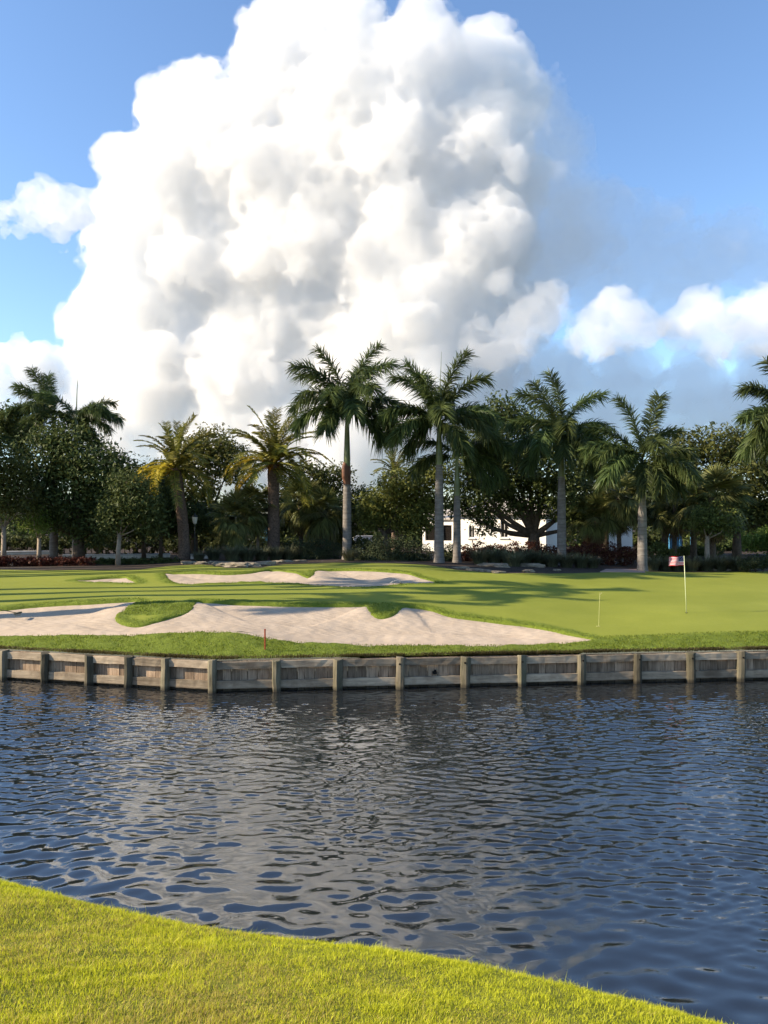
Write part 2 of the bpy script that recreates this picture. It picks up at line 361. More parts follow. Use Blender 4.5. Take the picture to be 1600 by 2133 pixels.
# sand of the bunkers
for key, lab in (('front', 'wide pale sand bunker in front of the green'), ('rear_small', 'small sand bunker at the left behind the green'), ('rear', 'long pale sand bunker behind the green')):
    P = BUNK[key]; lo = P.min(0)-.4; hi = P.max(0)+.4; st = .09
    X, Y = np.meshgrid(np.arange(lo[0], hi[0], st), np.arange(lo[1], hi[1], st), indexing='ij'); s_ = sdist(X, Y, P)
    # a lip on the far side of the sand, flush turf on the near side
    gy = sdist(X, Y+.25, P)-s_; far = smooth01(gy/.35)
    inner = smooth01(-s_/1.6)
    Z = zlawn(X, Y)-(.03+.11*far)*1.-.10*inner+.012*fbm2(X, Y, .9, 77, 4, .55)*smooth01(-s_/.3)
    keep = s_ < .22; Z = np.where(s_ > 0, Z-.25*s_, Z)
    idx = np.arange(X.size).reshape(X.shape); k4 = keep[:-1, :-1] & keep[1:, :-1] & keep[1:, 1:] & keep[:-1, 1:]
    Q = np.stack([idx[:-1, :-1], idx[1:, :-1], idx[1:, 1:], idx[:-1, 1:]], -1)[k4]
    us, inv = np.unique(Q, return_inverse=True)
    ob('sand_bunker', mesh_np('sand_bunker', np.stack([X, Y, Z], -1).reshape(-1, 3)[us], inv.reshape(-1, 4), [M['sand']], True), kind='structure', label=lab)
# paved path end
pp = [(1250, 1192), (1345, 1193), (1335, 1187), (1300, 1185.5), (1262, 1186)]
pw = [hit(*p) for p in pp]; mb = MB(); mb.add([(x, y, gz(x, y)+.03) for x, y in pw]+[(x, y, gz(x, y)-.1) for x, y in pw], [(0, 1, 2, 3, 4)]+[(i, i+5, (i+1) % 5+5, (i+1) % 5) for i in range(5)])
ob('path', mb.mesh('path', M['path']), kind='structure', label='short pinkish paved path between the ornamental grass beds')

# ------------------------------------------------------------------ blades of grass (numpy)
def blades(P, h, wd, lean, r, seed_up=None):
    """P n*3 roots -> curved three-triangle blades"""
    n = len(P); a = r.uniform(0, 2*np.pi, n); side = np.stack([np.cos(a), np.sin(a), np.zeros(n)], 1)
    b = r.uniform(0, 2*np.pi, n); L = np.abs(r.normal(0, lean, n)); dr = np.stack([np.cos(b), np.sin(b), np.zeros(n)], 1)*L[:, None]
    if seed_up is not None: dr = dr+seed_up
    h = h[:, None]; wd = wd[:, None]; up = np.array([0, 0, 1.])
    mid = P+h*(.55*up+.3*dr); tip = P+h*(.95*up+dr)
    V = np.stack([P-side*wd/2, P+side*wd/2, mid+side*wd*.38, mid-side*wd*.38, tip], 1).reshape(-1, 3)
    o = (np.arange(n)*5)[:, None]; T = np.concatenate([o+[0, 1, 2], o+[0, 2, 3], o+[3, 2, 4]], 1).reshape(-1, 3)
    return V, T
# rough tufts along the bunker lips, on the grass tongues and over the seawall
n = 260000
X = rng.uniform(-14, 14, n); Y = rng.uniform(22.3, 44, n); v = Y-ywall(X); sdp = bunk_sd(X, Y)
pm = np.where((sdp > 0) & (sdp < .45), .9*np.exp(-sdp/.22), 0)
d0 = np.hypot((X-MOUNDS[0][0])/1.5, (Y-MOUNDS[0][1])/1.2); d1 = np.hypot((X-MOUNDS[1][0])/.9, (Y-MOUNDS[1][1])/.8)
pm = np.where(((d0 < 1) | (d1 < 1)) & (sdp > 0), .9, pm)
pm = np.where((v > .06) & (v < 2.2) & (sdp > 0), np.maximum(pm, .8), pm); pm = np.where(v < .06, 0, pm)
kp = rng.random(n) < pm; X, Y, v, sdp = X[kp], Y[kp], v[kp], sdp[kp]
h = rng.uniform(.035, .075, len(X))*np.where(v < .5, 1.2, 1); Z = zlawn(X, Y)-.01
V, Tt = blades(np.stack([X, Y, Z], 1), h, rng.uniform(.012, .022, len(X)), .5, rng)
dry = np.clip(np.where(v < .35, .85, 0)+rng.uniform(-.2, .25, len(X)), 0, 1)
ob('rough_grass', mesh_np('rough_grass', V, Tt, [M['blade_far']], False, {'v': np.repeat(np.clip(rng.normal(.5, .3, len(X)), 0, 1), 5), 'dry': np.repeat(dry, 5)}), kind='stuff', label='short rough grass along the bunker edges and the top of the seawall', cat='grass')
# dead thatch hanging over the seawall top
n = 42000; X = rng.uniform(-15, 15, n); Y = ywall(X)+rng.uniform(.02, .28, n); dens = fbm2(X, Y*0, 1.1, 21, 3)
kp = rng.random(n) < np.clip(.55+.5*dens, .1, 1); X = X[kp]; Y = Y[kp]
V, Tt = blades(np.stack([X, Y, .90+.06*rng.random(len(X))], 1), rng.uniform(.06, .17, len(X)), rng.uniform(.010, .018, len(X)), .45, rng, np.array([0, -.55, -.45]))
ob('dead_thatch', mesh_np('dead_thatch', V, Tt, [M['blade_far']], False, {'v': np.repeat(rng.uniform(0, .5, len(X)), 5), 'dry': np.repeat(rng.uniform(.6, 1, len(X)), 5)}), kind='stuff', label='brown dead thatch along the top of the seawall', cat='grass')

# ------------------------------------------------------------------ near bank and its grass
def yshore(X): return 8.60-.335*np.asarray(X)+.10*np.exp(-((np.asarray(X)+.1)/2.6)**2)+.12*np.sin(np.asarray(X)*.9+.5)
def znear(X, Y):
    d = (yshore(np.clip(X, -40, 40))-Y)*.95
    return np.where(d > 0, .2*(1-np.exp(-np.maximum(d, 0)/.18))+.33*np.clip(d, 0, 9)+.04*np.clip(d-9, 0, 60)+.03*fbm2(X, Y, .7, 31, 3)*smooth01(d/1.5), .8*d)
xs = np.concatenate([-np.geomspace(9.2, 300, 22)[::-1], np.arange(-9, 9.01, .12), np.geomspace(9.2, 300, 22)]); ys = np.concatenate([-np.geomspace(1, 300, 20)[::-1], np.arange(-.9, 14, .12), [16, 20, 30]])
X, Y = np.meshgrid(xs, ys, indexing='ij'); Z = np.maximum(znear(X, Y), -1.2); idx = np.arange(X.size).reshape(X.shape)
Q = np.stack([idx[:-1, :-1], idx[1:, :-1], idx[1:, 1:], idx[:-1, 1:]], -1).reshape(-1, 4)
ob('near_bank', mesh_np('near_bank', np.stack([X, Y, Z], -1).reshape(-1, 3), Q, [M['bank']], True), kind='structure', label='sloping grassy bank in the foreground')
n = 820000
X = rng.uniform(-6.5, 5.5, n); Y = rng.uniform(2.2, 11.5, n); ysx = yshore(X); kp = (Y < ysx-.01) & (np.abs(X) < .56*Y+1.2)
dens = .75+.35*fbm2(X, Y, 1.5, 55, 3); kp &= rng.random(n) < np.clip(dens, .25, 1)*np.clip(1.15-(Y-3)*.05, .6, 1)
X, Y = X[kp], Y[kp]; Z = znear(X, Y)-.005; n = len(X)
clump = fbm2(X, Y, 6, 66, 2); far = (yshore(X)-Y)
dryp = np.clip(.12+.55*fbm2(X, Y, .8, 71, 3)+.24*(far-1.7)-.06*X-.05*X*0, 0, 1)
dry = (rng.random(n) < dryp*.75)*rng.uniform(.5, 1, n)
h = rng.uniform(.02, .054, n)*(1+.45*clump)*(1+.25*fbm2(X, Y, 1.1, 93, 2)); h = np.where(far < .35, h*1.2, h); h = np.where((far < .3) & (rng.random(n) < .04), h*1.8, h)
V, Tt = blades(np.stack([X, Y, Z], 1), h, rng.uniform(.0035, .0065, n), .6, rng, np.array([.12, .0, 0]))
ob('lawn_grass', mesh_np('lawn_grass', V, Tt, [M['blade']], False, {'v': np.repeat(np.clip(rng.normal(.5, .28, n)+.15*clump, 0, 1), 5), 'dry': np.repeat(dry, 5)}), kind='stuff', label='sunlit yellow-green lawn grass on the near bank', cat='grass')
print('grass', n, time.time()-T0)

# ------------------------------------------------------------------ water
xs = np.concatenate([-np.geomspace(15.3, 400, 14)[::-1], np.arange(-15, 15.01, .042), np.geomspace(15.3, 400, 14)]); ys = np.concatenate([[-6, 0, 4], np.arange(6, 25.2, .034)])
X, Y = np.meshgrid(xs, ys, indexing='ij'); Z = np.zeros_like(X); wr = np.random.default_rng(4)
dsh = Y-yshore(np.clip(X, -20, 20)); wind = smooth01((dsh-.5)/2.8)                  # calm under the near bank, ruffled further out
gust = .8+.5*fbm2(X, Y, .22, 91, 3)
for k in range(50):
    if k < 8: lam, sl_, sp = wr.uniform(.5, 1.1), .009*(.15+.85*wind), .35
    elif k < 20: lam, sl_, sp = wr.uniform(.26, .55), .034*(1-.6*wind), .6
    elif k < 36: lam, sl_, sp = wr.uniform(.15, .3), .041*gust*wind, .45
    else: lam, sl_, sp = wr.uniform(.09, .15), .030*gust*(.05+.95*wind), .8
    th = math.pi/2+.2+wr.normal(0, sp); kx, ky = math.cos(th)*2*math.pi/lam, math.sin(th)*2*math.pi/lam; ph = wr.uniform(0, 6.28)+1.5*fbm2(X, Y, .5, 200+k, 2)
    s_ = np.sin(kx*X+ky*Y+ph); Z += sl_*lam/(2*math.pi)*(s_+.7*(.64-np.abs(np.cos((kx*X+ky*Y+ph)/2))))
Z *= (np.abs(X) < 15.1)*smooth01((24.9-Y)/.4+.3); Z -= .0
idx = np.arange(X.size).reshape(X.shape); Q = np.stack([idx[:-1, :-1], idx[1:, :-1], idx[1:, 1:], idx[:-1, 1:]], -1).reshape(-1, 4)
ob('water', mesh_np('water', np.stack([X, Y, Z], -1).reshape(-1, 3), Q, [M['water']], True), kind='structure', label='dark rippled water of the lake reflecting the cloud')

# ------------------------------------------------------------------ timber seawall
seawall = thing('timber_seawall', (CORNER[0], CORNER[1], 0), 'weathered grey timber seawall of posts, beams and upright planks along the lake', 'seawall')
def child(name, me, parent, world, rot=(0, 0, 0), **kw):
    return ob(name, me, parent, Vector(world)-parent.location, rot, **kw)
rr = random.Random(5)
POST_PX = [-190, -85, 12, 98, 190, 272, 348, 447, 578, 704, 833, 968, 1085, 1208, 1325, 1436, 1538, 1640, 1740]
def wall_point(px):
    a = (px-800)/F; Yg = 23.0
    for _ in range(12): Yg = float(ywall(a*Yg))
    return Vector((a*Yg, Yg, 0))
posts = [wall_point(p) for p in POST_PX]; posts[POST_PX.index(447)] = Vector((*CORNER, 0))
def rugged(me, amt, seed):
    for vtx in me.vertices: vtx.co += Vector([mnoise.noise(Vector(vtx.co)*3+Vector((seed*7.7, k*31, 0)))*amt for k in range(3)])
post_me = []
for k in range(5):
    mb = MB()
    n = 12; rows = [-1.4, -.1, .1, .4, .7, .93, .955]
    for i, z in enumerate(rows):
        r = .138 if i < 6 else .128
        mb.v += [((r*math.cos(a)+.02*math.cos(3*a+k))*1.0, (r*math.sin(a)), z+(.02*math.sin(a+k) if i > 4 else 0)) for a in [2*math.pi*q/n for q in range(n)]]
    for i in range(len(rows)-1):
        for q in range(n): mb.f.append((i*n+q, i*n+(q+1) % n, (i+1)*n+(q+1) % n, (i+1)*n+q)); mb.m.append(0)
    mb.f.append(tuple((len(rows)-1)*n+q for q in range(n))); mb.m.append(0)
    me = mb.mesh('post', M['post']); rugged(me, .022, k); post_me.append(me)
mb = MB(); mb.tube([(0, 0, 0), (0, -.03, 0)], .028, 8); bolt_me = mb.mesh('bolt', M['hole'])
for i, p in enumerate(posts):
    up = .04 if abs(p.x-CORNER[0]) < .1 else rr.uniform(-.01, .025)
    po = child('post', post_me[i % 5], seawall, (p.x, p.y-.10, up-.055), (rr.uniform(-.025, .025), rr.uniform(-.02, .02), rr.uniform(0, 6)))
    if p.x > 0:
        b_ = ob('bolt', bolt_me, po); b_.matrix_basis = po.matrix_basis.inverted() @ Matrix.Translation(Vector((p.x+rr.uniform(-.02, .03), p.y-.235, .74))-seawall.location)
beam_cache = {}
def beam_mesh(L, h, key):
    mb = MB(); nseg = 8
    for i in range(nseg+1):
        x = -L/2+L*i/nseg; j = .006
        for (yy, zz) in ((-.05, -h/2), (-.05, h/2), (.05, h/2), (.05, -h/2)):
            mb.v.append((x, yy+rr.uniform(-j, j), zz+rr.uniform(-j, j)*1.2))
    for i in range(nseg):
        for q in range(4): mb.f.append((i*4+q, (i+1)*4+q, (i+1)*4+(q+1) % 4, i*4+(q+1) % 4)); mb.m.append(0)
    mb.f += [(0, 1, 2, 3), tuple(nseg*4+q for q in (3, 2, 1, 0))]; mb.m += [0, 0]
    return mb.mesh('beam', M['beam'])
plank_me = []
for k in range(6):
    mb = MB(); rows = [-1.3, 0, .3, .6, .88]
    for z in rows:
        for (x_, y_) in ((-.5, -.03), (.5, -.03), (.5, .03), (-.5, .03)): mb.v.append((x_+rr.uniform(-.025, .025), y_+rr.uniform(-.006, .006), z))
    for i in range(4):
        for q in range(4): mb.f.append((i*4+q, i*4+(q+1) % 4, (i+1)*4+(q+1) % 4, (i+1)*4+q)); mb.m.append(0)
    mb.f.append((16, 17, 18, 19)); mb.m.append(0); plank_me.append(mb.mesh('plank', M['plank']))
for i in range(len(posts)-1):
    a, b = posts[i], posts[i+1]; d = (b-a); L = d.length; ang = math.atan2(d.y, d.x); nrm = Vector((d.y, -d.x, 0)).normalized(); mid = (a+b)/2
    for hh, z in ((.20, .775), (.23, .215)):
        t = rr.uniform(-.008, .008)
        child('beam', beam_mesh(L-.16, hh, 0), seawall, mid+nrm*(.055+rr.uniform(0, .012))+Vector((0, 0, z+rr.uniform(-.015, .015))), (0, t, ang))
    x = .02
    while x < L-.05:
        wd = min(rr.uniform(.2, .36), L-x); c_ = a+d.normalized()*(x+wd/2)
        child('plank', plank_me[rr.randrange(6)], seawall, c_-nrm*(.035+rr.uniform(0, .016)), (0, rr.uniform(-.006, .006), ang), scale=(wd-.012, 1, 1)); x += wd
# dark drain hole in one plank
hp = wall_point(905); mb = MB(); mb.box((0, 0, 0), (.13, .05, .10), bev=.015); mb.box((.02, 0, .06), (.06, .045, .04))
child('drain_outlet', mb.mesh('drain_outlet', M['hole']), seawall, (hp.x, hp.y-.03, .43))
print('wall', time.time()-T0)

# ------------------------------------------------------------------ palms
def leaf_strip(Vl, Tl, Al, base, dirs, length, width, side, av, droop=.0):
    """one leaflet: quad + tip"""
    b = base; m_ = b+dirs*length*.5+Vector((0, 0, -droop*.25*length)); t = b+dirs*length*.95+Vector((0, 0, -droop*length)); o = len(Vl)
    s_ = side*width*.5
    Vl += [b-s_*.6, b+s_*.6, m_+s_, m_-s_, t]; Tl += [(o, o+1, o+2), (o, o+2, o+3), (o+3, o+2, o+4)]; Al += [av]*5
def frond_mesh(name, mat, L, e0, bend, n, leaf, width, planes, droop, r, petiole=.12, wind=0., vtrim=.0):
    """feather leaf that leaves along +X at elevation e0 and arches over"""
    pts = []; p = Vector((0, 0, 0)); N = 24
    for i in range(N+1):
        t = i/N; e = e0-bend*(t**1.4); pts.append(p.copy()); p = p+Vector((math.cos(e), wind*t*.5, math.sin(e)))*(L/N)
    Vl, Tl, Al = [], [], []
    for i in range(N):       # midrib
        a, b = pts[i], pts[i+1]; w0 = .055*(1-i/N)+.008; w1 = .055*(1-(i+1)/N)+.008; o = len(Vl); d = (b-a).normalized(); sd_ = Vector((0, 1, 0)); up = d.cross(sd_)
        Vl += [a-sd_*w0, a+sd_*w0, a+up*w0, b-sd_*w1, b+sd_*w1, b+up*w1]; Al += [.8]*6
        for q in range(3): q1 = (q+1) % 3; Tl += [(o+q, o+q1, o+3+q1), (o+q, o+3+q1, o+3+q)]
    for k in range(n):
        t = petiole+(1-petiole)*(k+r.random())/n; f = t*N; i = min(int(f), N-1); b = pts[i].lerp(pts[i+1], f-i); tan = (pts[i+1]-pts[i]).normalized()
        prof = (math.sin(math.pi*min(1, .18+.82*(1-t))**.8)*.55+.45) if t > .3 else .6+.4*(t-petiole)/(.3-petiole+1e-6)
        for s_ in (-1, 1):
            sdv = Vector((0, 1, 0))*s_; up = sdv.cross(tan)*s_; up = tan.cross(Vector((0, 1, 0))).normalized()
            if up.z < 0: up = -up
            for pl in range(planes):
                lift = r.gauss(.12 if planes == 1 else 0, .12 if planes == 1 else .55)
                dirv = (sdv*math.cos(lift)+up*math.sin(lift))*1.0+tan*r.uniform(.3, .7)*(1+.8*t)
                dirv.normalize(); ln = leaf*prof*r.uniform(.8, 1.12)
                sw = tan.cross(dirv).normalized().cross(dirv).normalized()
                leaf_strip(Vl, Tl, Al, b, dirv, ln, width*r.uniform(.8, 1.2), sw if r.random() < .6 else tan.cross(dirv).normalized(), min(1, max(0, r.gauss(.5, .25))), droop*r.uniform(.5, 1.4))
    return mesh_np(name, np.array([tuple(v) for v in Vl]), np.array(Tl), [mat], False, {'v': np.array(Al)})
pr = random.Random(21)
def variants(fn, specs): return [fn(*s) for s in specs]
ROYAL = {}
for key, (e0, bend) in {'up': (84, 42), 'high': (66, 68), 'mid': (42, 82), 'low': (14, 85), 'hang': (-15, 65)}.items():
    ROYAL[key] = [frond_mesh('royal_frond', M['frond_royal'], {'up': 5.0, 'high': 4.6, 'mid': 4.1, 'low': 3.7, 'hang': 3.1}[key]*pr.uniform(.95, 1.06), R(e0), R(bend), 96, 1.12, .066, 2, {'up': .25, 'high': .32, 'mid': .42, 'low': .5, 'hang': .6}[key], pr, .16) for _ in range(2)]
DATE = {}
for key, (e0, bend) in {'up': (82, 40), 'high': (62, 70), 'mid': (38, 85), 'low': (10, 85), 'hang': (-15, 70)}.items():
    DATE[key] = [frond_mesh('date_frond', M['frond_date'], 3.25*pr.uniform(.95, 1.05), R(e0), R(bend), 62, .46, .05, 1, .12, pr, .1) for _ in range(2)]
DATE['yellow'] = [frond_mesh('date_frond', M['frond_yellow'], 3.2, R(e), R(b), 62, .44, .055, 1, .15, pr, .1) for e, b in ((22, 105), (0, 90), (-20, 70))]
def trunk_mesh(name, mat, prof, n=16, lean=(0, 0), rings=0, rough=0., seed=0, spiral=0):
    """prof: (z, r) list"""
    V, Fq = [], []; H = prof[-1][0]
    zs = np.array([p[0] for p in prof]); rs = np.array([p[1] for p in prof]); m = max(2, rings or 24)
    for i in range(m+1):
        z = H*i/m; r0 = float(np.interp(z, zs, rs)); t = z/H
        for k in range(n):
            a = 2*math.pi*k/n; r_ = r0
            if spiral: r_ += .045*max(0, math.sin(k*math.pi*2/n*6+i*math.pi))*(1 if i % 2 else .4)
            if rough: r_ += rough*mnoise.noise(Vector((math.cos(a)*2, math.sin(a)*2, z*1.3+seed)))
            V.append((math.cos(a)*r_+lean[0]*t*t, math.sin(a)*r_+lean[1]*t*t, z))
    for i in range(m):
        for k in range(n): Fq.append((i*n+k, i*n+(k+1) % n, (i+1)*n+(k+1) % n, (i+1)*n+k))
    V.append((lean[0], lean[1], H)); me = bpy.data.meshes.new(name); me.from_pydata(V, [], Fq+[(m*n+k, m*n+(k+1) % n, len(V)-1) for k in range(n)])
    me.polygons.foreach_set('use_smooth', [True]*len(me.polygons)); me.materials.append(mat); return me
def royal_palm(px, base_py, grey_py, crown_py, Y, label, seed, size=1., fr=None, sheath=False, spear=False, rbase=.32, tilt=(0, 0), keys=None):
    r = random.Random(seed); x = (px-800)/F*Y; z0 = gz(x, Y); k = Y/F
    zg = at(px, grey_py, Y).z-z0; zc = at(px, crown_py, Y).z-z0
    t = thing('royal_palm', (x, Y, z0-.1), label, 'palm', 'royal palms behind the green')
    ob('trunk', trunk_mesh('trunk', M['royal_trunk'], [(0, rbase*1.25), (.5, rbase), (zg*.45, rbase*.92), (zg*.75, rbase*.86), (zg+.1, rbase*.66)], 18, rings=40, rough=.012, seed=seed), t)
    ob('crownshaft', trunk_mesh('crownshaft', M['crownshaft'], [(0, rbase*.70), ((zc-zg)*.25, rbase*.72), (zc-zg, rbase*.34)], 14), t, (0, 0, zg))
    top = Vector((0, 0, zc))
    plan = keys or (['up']*2+['high']*4+['mid']*5+['low']*4+['hang']*2)
    az0 = r.uniform(0, 6.28)
    for i, ky in enumerate(plan):
        if isinstance(ky, tuple): ky, az = ky; az = R(az)
        else: az = az0+i*2.39996+r.uniform(-.25, .25)
        ob('frond', ROYAL[ky][r.randrange(2)], t, top+Vector((r.uniform(-.05, .05), r.uniform(-.05, .05), r.uniform(-.25, .1))), (r.uniform(-.25, .25), r.uniform(-.12, .12), az), scale=size*r.uniform(.92, 1.06))
    if spear:
        mb = MB(); mb.tube([(0, 0, 0), (.06, 0, 2.2), (.16, 0, 4.4*size)], [.05, .03, .006], 6); ob('spear_leaf', mb.mesh('spear_leaf', M['crownshaft']), t, top)
    if sheath:
        mb = MB(); n = 12; rows = 7                      # dead leaf base peeling off the trunk
        for i in range(rows):
            q = i/(rows-1); zz = .55-q*1.25; out = (.10+.42*math.sin(q*1.9)*(1-q)) if q < .75 else .06
            for j in range(n): a = -2.75+j/(n-1)*2.6; rad = rbase*.66+.05+out*math.exp(-((j-3)/3.)**2); mb.v.append((math.cos(a)*rad, math.sin(a)*rad, zz+.3*math.exp(-((j-2)/2.5)**2)*(q < .5)))
        for i in range(rows-1):
            for j in range(n-1): mb.f.append((i*n+j, i*n+j+1, (i+1)*n+j+1, (i+1)*n+j)); mb.m.append(0)
        ob('dead_sheath', mb.mesh('dead_sheath', M['sheath'], True), t, (0, 0, zg))
    return t
# left (180 deg) and right (0 deg) fronds set as the photograph shows them
royal_palm(723, 1160, 985, 846, 53, 'tallest royal palm, with a brown dead sheath peeling off its trunk', 1, 1.06, sheath=True, keys=[('up', 175), ('up', 20), ('high', 150), ('high', 200), ('high', 330), ('high', 60), ('mid', 175), ('mid', 215), ('mid', 0), ('mid', 300), ('mid', 255), ('low', 185), ('low', 345), ('low', 280), ('low', 20), ('low', 120), ('hang', 340), ('hang', 240), ('mid', 100)])
royal_palm(915, 1172, 965, 878, 50.5, 'royal palm with a tall spear leaf, thicker and nearer of the close pair', 2, 1.07, spear=True, keys=[('up', 170), ('up', 10), ('high', 185), ('high', 345), ('high', 90), ('mid', 195), ('mid', 160), ('mid', 350), ('mid', 30), ('mid', 270), ('low', 180), ('low', 215), ('low', 330), ('low', 0), ('hang', 190), ('hang', 300), ('high', 250)])
royal_palm(952, 1172, 1030, 948, 52, 'shorter yellowish royal palm close behind the spear-leaved palm', 3, .9, rbase=.28, keys=['high', 'high', ('mid', 0), ('mid', 345), ('mid', 20), ('low', 350), ('low', 190), ('low', 10), ('mid', 180), ('hang', 0), 'mid', 'low'])
royal_palm(1170, 1165, 990, 905, 53, 'royal palm standing in front of the dark hedge right of the white house', 4, 1.0, keys=[('up', 120), ('up', 200), ('high', 15), ('mid', 170), ('high', 160), ('mid', 5), ('mid', 30), ('mid', 260), ('low', 180), ('low', 355), ('low', 300), ('low', 230), ('hang', 200), ('hang', 330), ('hang', 270), ('mid', 100)])
royal_palm(1338, 1183, 1025, 955, 49, 'royal palm just left of the flagstick, beside the paved path', 5, .95, rbase=.31, keys=[('up', 60), ('up', 150), ('high', 170), ('high', 20), ('mid', 180), ('mid', 0), ('mid', 200), ('low', 345), ('low', 190), ('low', 320), ('low', 215), ('hang', 250), ('hang', 350), ('hang', 290), ('mid', 270), ('mid', 90)])
royal_palm(1660, 1185, 970, 880, 47, 'royal palm cut off by the right edge of the picture', 6, .92, keys=[('up', 180), ('high', 175), ('mid', 190), ('mid', 170), ('low', 180), ('mid', 210), ('low', 200), 'high', 'mid', 'mid', 'low', ('hang', 185), 'low', 'hang'])
royal_palm(112, 1160, 930, 868, 58, 'windswept palm at the left rising above the big dark oak', 7, .82, keys=[('up', 150), ('up', 100), ('high', 170), ('high', 190), ('high', 120), ('mid', 180), ('mid', 200), ('mid', 350), ('low', 180), ('low', 350), ('mid', 260), ('low', 240)])
royal_palm(158, 1160, 945, 872, 56, 'slender palm with a spear leaf behind the big dark oak', 8, .8, spear=True, rbase=.27, keys=[('high', 20), ('mid', 0), ('mid', 15), ('low', 350), ('mid', 330), ('hang', 0), 'high', 'mid', 'low', ('mid', 180)])
royal_palm(-12, 1165, 950, 900, 57, 'palm cut off by the left edge of the picture', 9, .85, keys=[('high', 10), ('mid', 0), ('low', 350), ('mid', 20), 'mid', 'low', ('low', 10), ('hang', 0)])

def date_palm(px, base_py, crown_py, Y, label, seed, lean_px=0, size=1., nfr=44, yellow=(), rbase=.40, fruit=False):
    r = random.Random(seed); x = (px-800)/F*Y; z0 = gz(x, Y); zc = at(px, crown_py, Y).z-z0; lean = lean_px*Y/F
    t = thing('date_palm', (x, Y, z0-.1), label, 'palm', 'stout date palms behind the green')
    ob('trunk', trunk_mesh('trunk', M['date_trunk'], [(0, rbase*1.1), (.6, rbase), (zc*.7, rbase*.84), (zc*.9, rbase*.95), (zc, rbase*.9)], 24, (lean, 0), rings=60, rough=.05, seed=seed, spiral=1), t)
    top = Vector((lean, 0, zc)); plan = ['up']*7+['high']*11+['mid']*14+['low']*10+['hang']*6; plan = plan[:nfr] if nfr < 44 else plan
    for i, ky in enumerate(plan):
        az = i*2.39996+r.uniform(-.3, .3); src = DATE[ky][r.randrange(2)]
        deg = math.degrees(az) % 360
        if ky in ('mid', 'low', 'hang') and yellow and min(abs((deg-a_+180) % 360-180) for a_ in yellow) < 34: src = DATE['yellow'][{'mid': 0, 'low': 1, 'hang': 2}[ky]]
        ob('frond', src, t, top+Vector((0, 0, r.uniform(-.2, .15))), (r.uniform(-.2, .2), r.uniform(-.1, .1), az), scale=size*r.uniform(.88, 1.06))
    if fruit:
        Vl, Tl, Al = [], [], []
        for i in range(110):
            az = r.uniform(0, 6.28); e = r.uniform(-.5, .8); d = Vector((math.cos(az)*math.cos(e), math.sin(az)*math.cos(e), math.sin(e))); leaf_strip(Vl, Tl, Al, Vector((0, 0, .1)), d, r.uniform(.7, 1.5), .09, d.cross(Vector((.3, .2, 1))).normalized(), r.random(), .35)
        ob('fruit_stalks', mesh_np('fruit_stalks', np.array([tuple(q) for q in Vl]), np.array(Tl), [M['fruit_stalk']], False, {'v': np.array(Al)}), t, top)
    return t
date_palm(384, 1168, 972, 53, 'date palm with yellow lower fronds and a slightly leaning trunk', 31, -20, 1.16, 46, (180, 200, 225))
date_palm(570, 1142, 965, 56, 'bushy date palm with orange fruit stalks left of the tallest royal palm', 32, 0, 1.36, 46, (195,), .46, True)
date_palm(822, 1120, 985, 74, 'small pale date palm far behind, seen between the royal palm trunks', 33, 0, .8, 26, (), .3)
# bare broken stalks sticking out of the bushy date palm

FAN = []
for k in range(5):
    Vl, Tl, Al = [], [], []; r = pr; dro = [.15, .3, .5, .7, .9][k]; o0 = Vector((1.0, 0, -.1-.2*dro))
    for s_ in (-1, 1): pass
    for i in range(6):
        a = Vector((0, 0, 0)).lerp(o0, i/6); b = Vector((0, 0, 0)).lerp(o0, (i+1)/6); o = len(Vl); Vl += [a+Vector((0, -.018, 0)), a+Vector((0, .018, 0)), b+Vector((0, .018, 0)), b+Vector((0, -.018, 0))]; Tl += [(o, o+1, o+2), (o, o+2, o+3)]; Al += [.9]*4
    for i in range(34):
        th = (-1+2*i/33)*2.2; d = Vector((math.cos(th), math.sin(th), -.25*math.cos(th)+r.gauss(0, .08))).normalized(); leaf_strip(Vl, Tl, Al, o0, d, .95*(.75+.25*math.cos(th*.6))*r.uniform(.9, 1.1), .075, Vector((-math.sin(th), math.cos(th), r.gauss(0, .4))).normalized(), min(1, max(0, r.gauss(.5, .25))), dro)
    FAN.append(mesh_np('fan_leaf', np.array([tuple(q) for q in Vl]), np.array(Tl), [M['frond_fan']], False, {'v': np.array(Al)}))
FAN_DEAD = FAN[4].copy(); FAN_DEAD.materials.clear(); FAN_DEAD.materials.append(M['frond_dead'])
def fan_palm(px, base_py, crown_py, Y, label, seed, size=1., n=34, dead=6, rb=.17):
    r = random.Random(seed); x = (px-800)/F*Y; z0 = gz(x, Y); zc = at(px, crown_py, Y).z-z0
    t = thing('fan_palm', (x, Y, z0-.05), label, 'palm', 'fan palms among the trees')
    ob('trunk', trunk_mesh('trunk', M['bark_pale'] if rb < .16 else M['bark'], [(0, rb*1.1), (zc, rb*.85)], 10, (r.uniform(-.2, .2), 0), rough=.03, seed=seed), t)
    for i in range(n):
        az = i*2.4+r.uniform(-.3, .3); q = i/n; el = 1.25-2.0*q+r.uniform(-.2, .2)
        ob('fan_leaf', FAN[min(4, int(q*5))], t, (0, 0, zc+r.uniform(-.2, .2)), (0, -el, az), scale=size*r.uniform(.85, 1.1))
    for i in range(dead): ob('dead_leaf', FAN_DEAD, t, (0, 0, zc-.3), (0, 1.0+r.uniform(-.2, .3), r.uniform(0, 6.28)), scale=size*.9)
    return t
fan_palm(493, 1150, 1075, 55, 'silvery fan palm with a thin pale stem at the left of the pair', 41, 1.15, 40, 0, .08)
fan_palm(537, 1150, 1050, 57, 'fan palm on a thin stem just left of the bushy date palm trunk', 42, 1.15, 36, 2, .1)
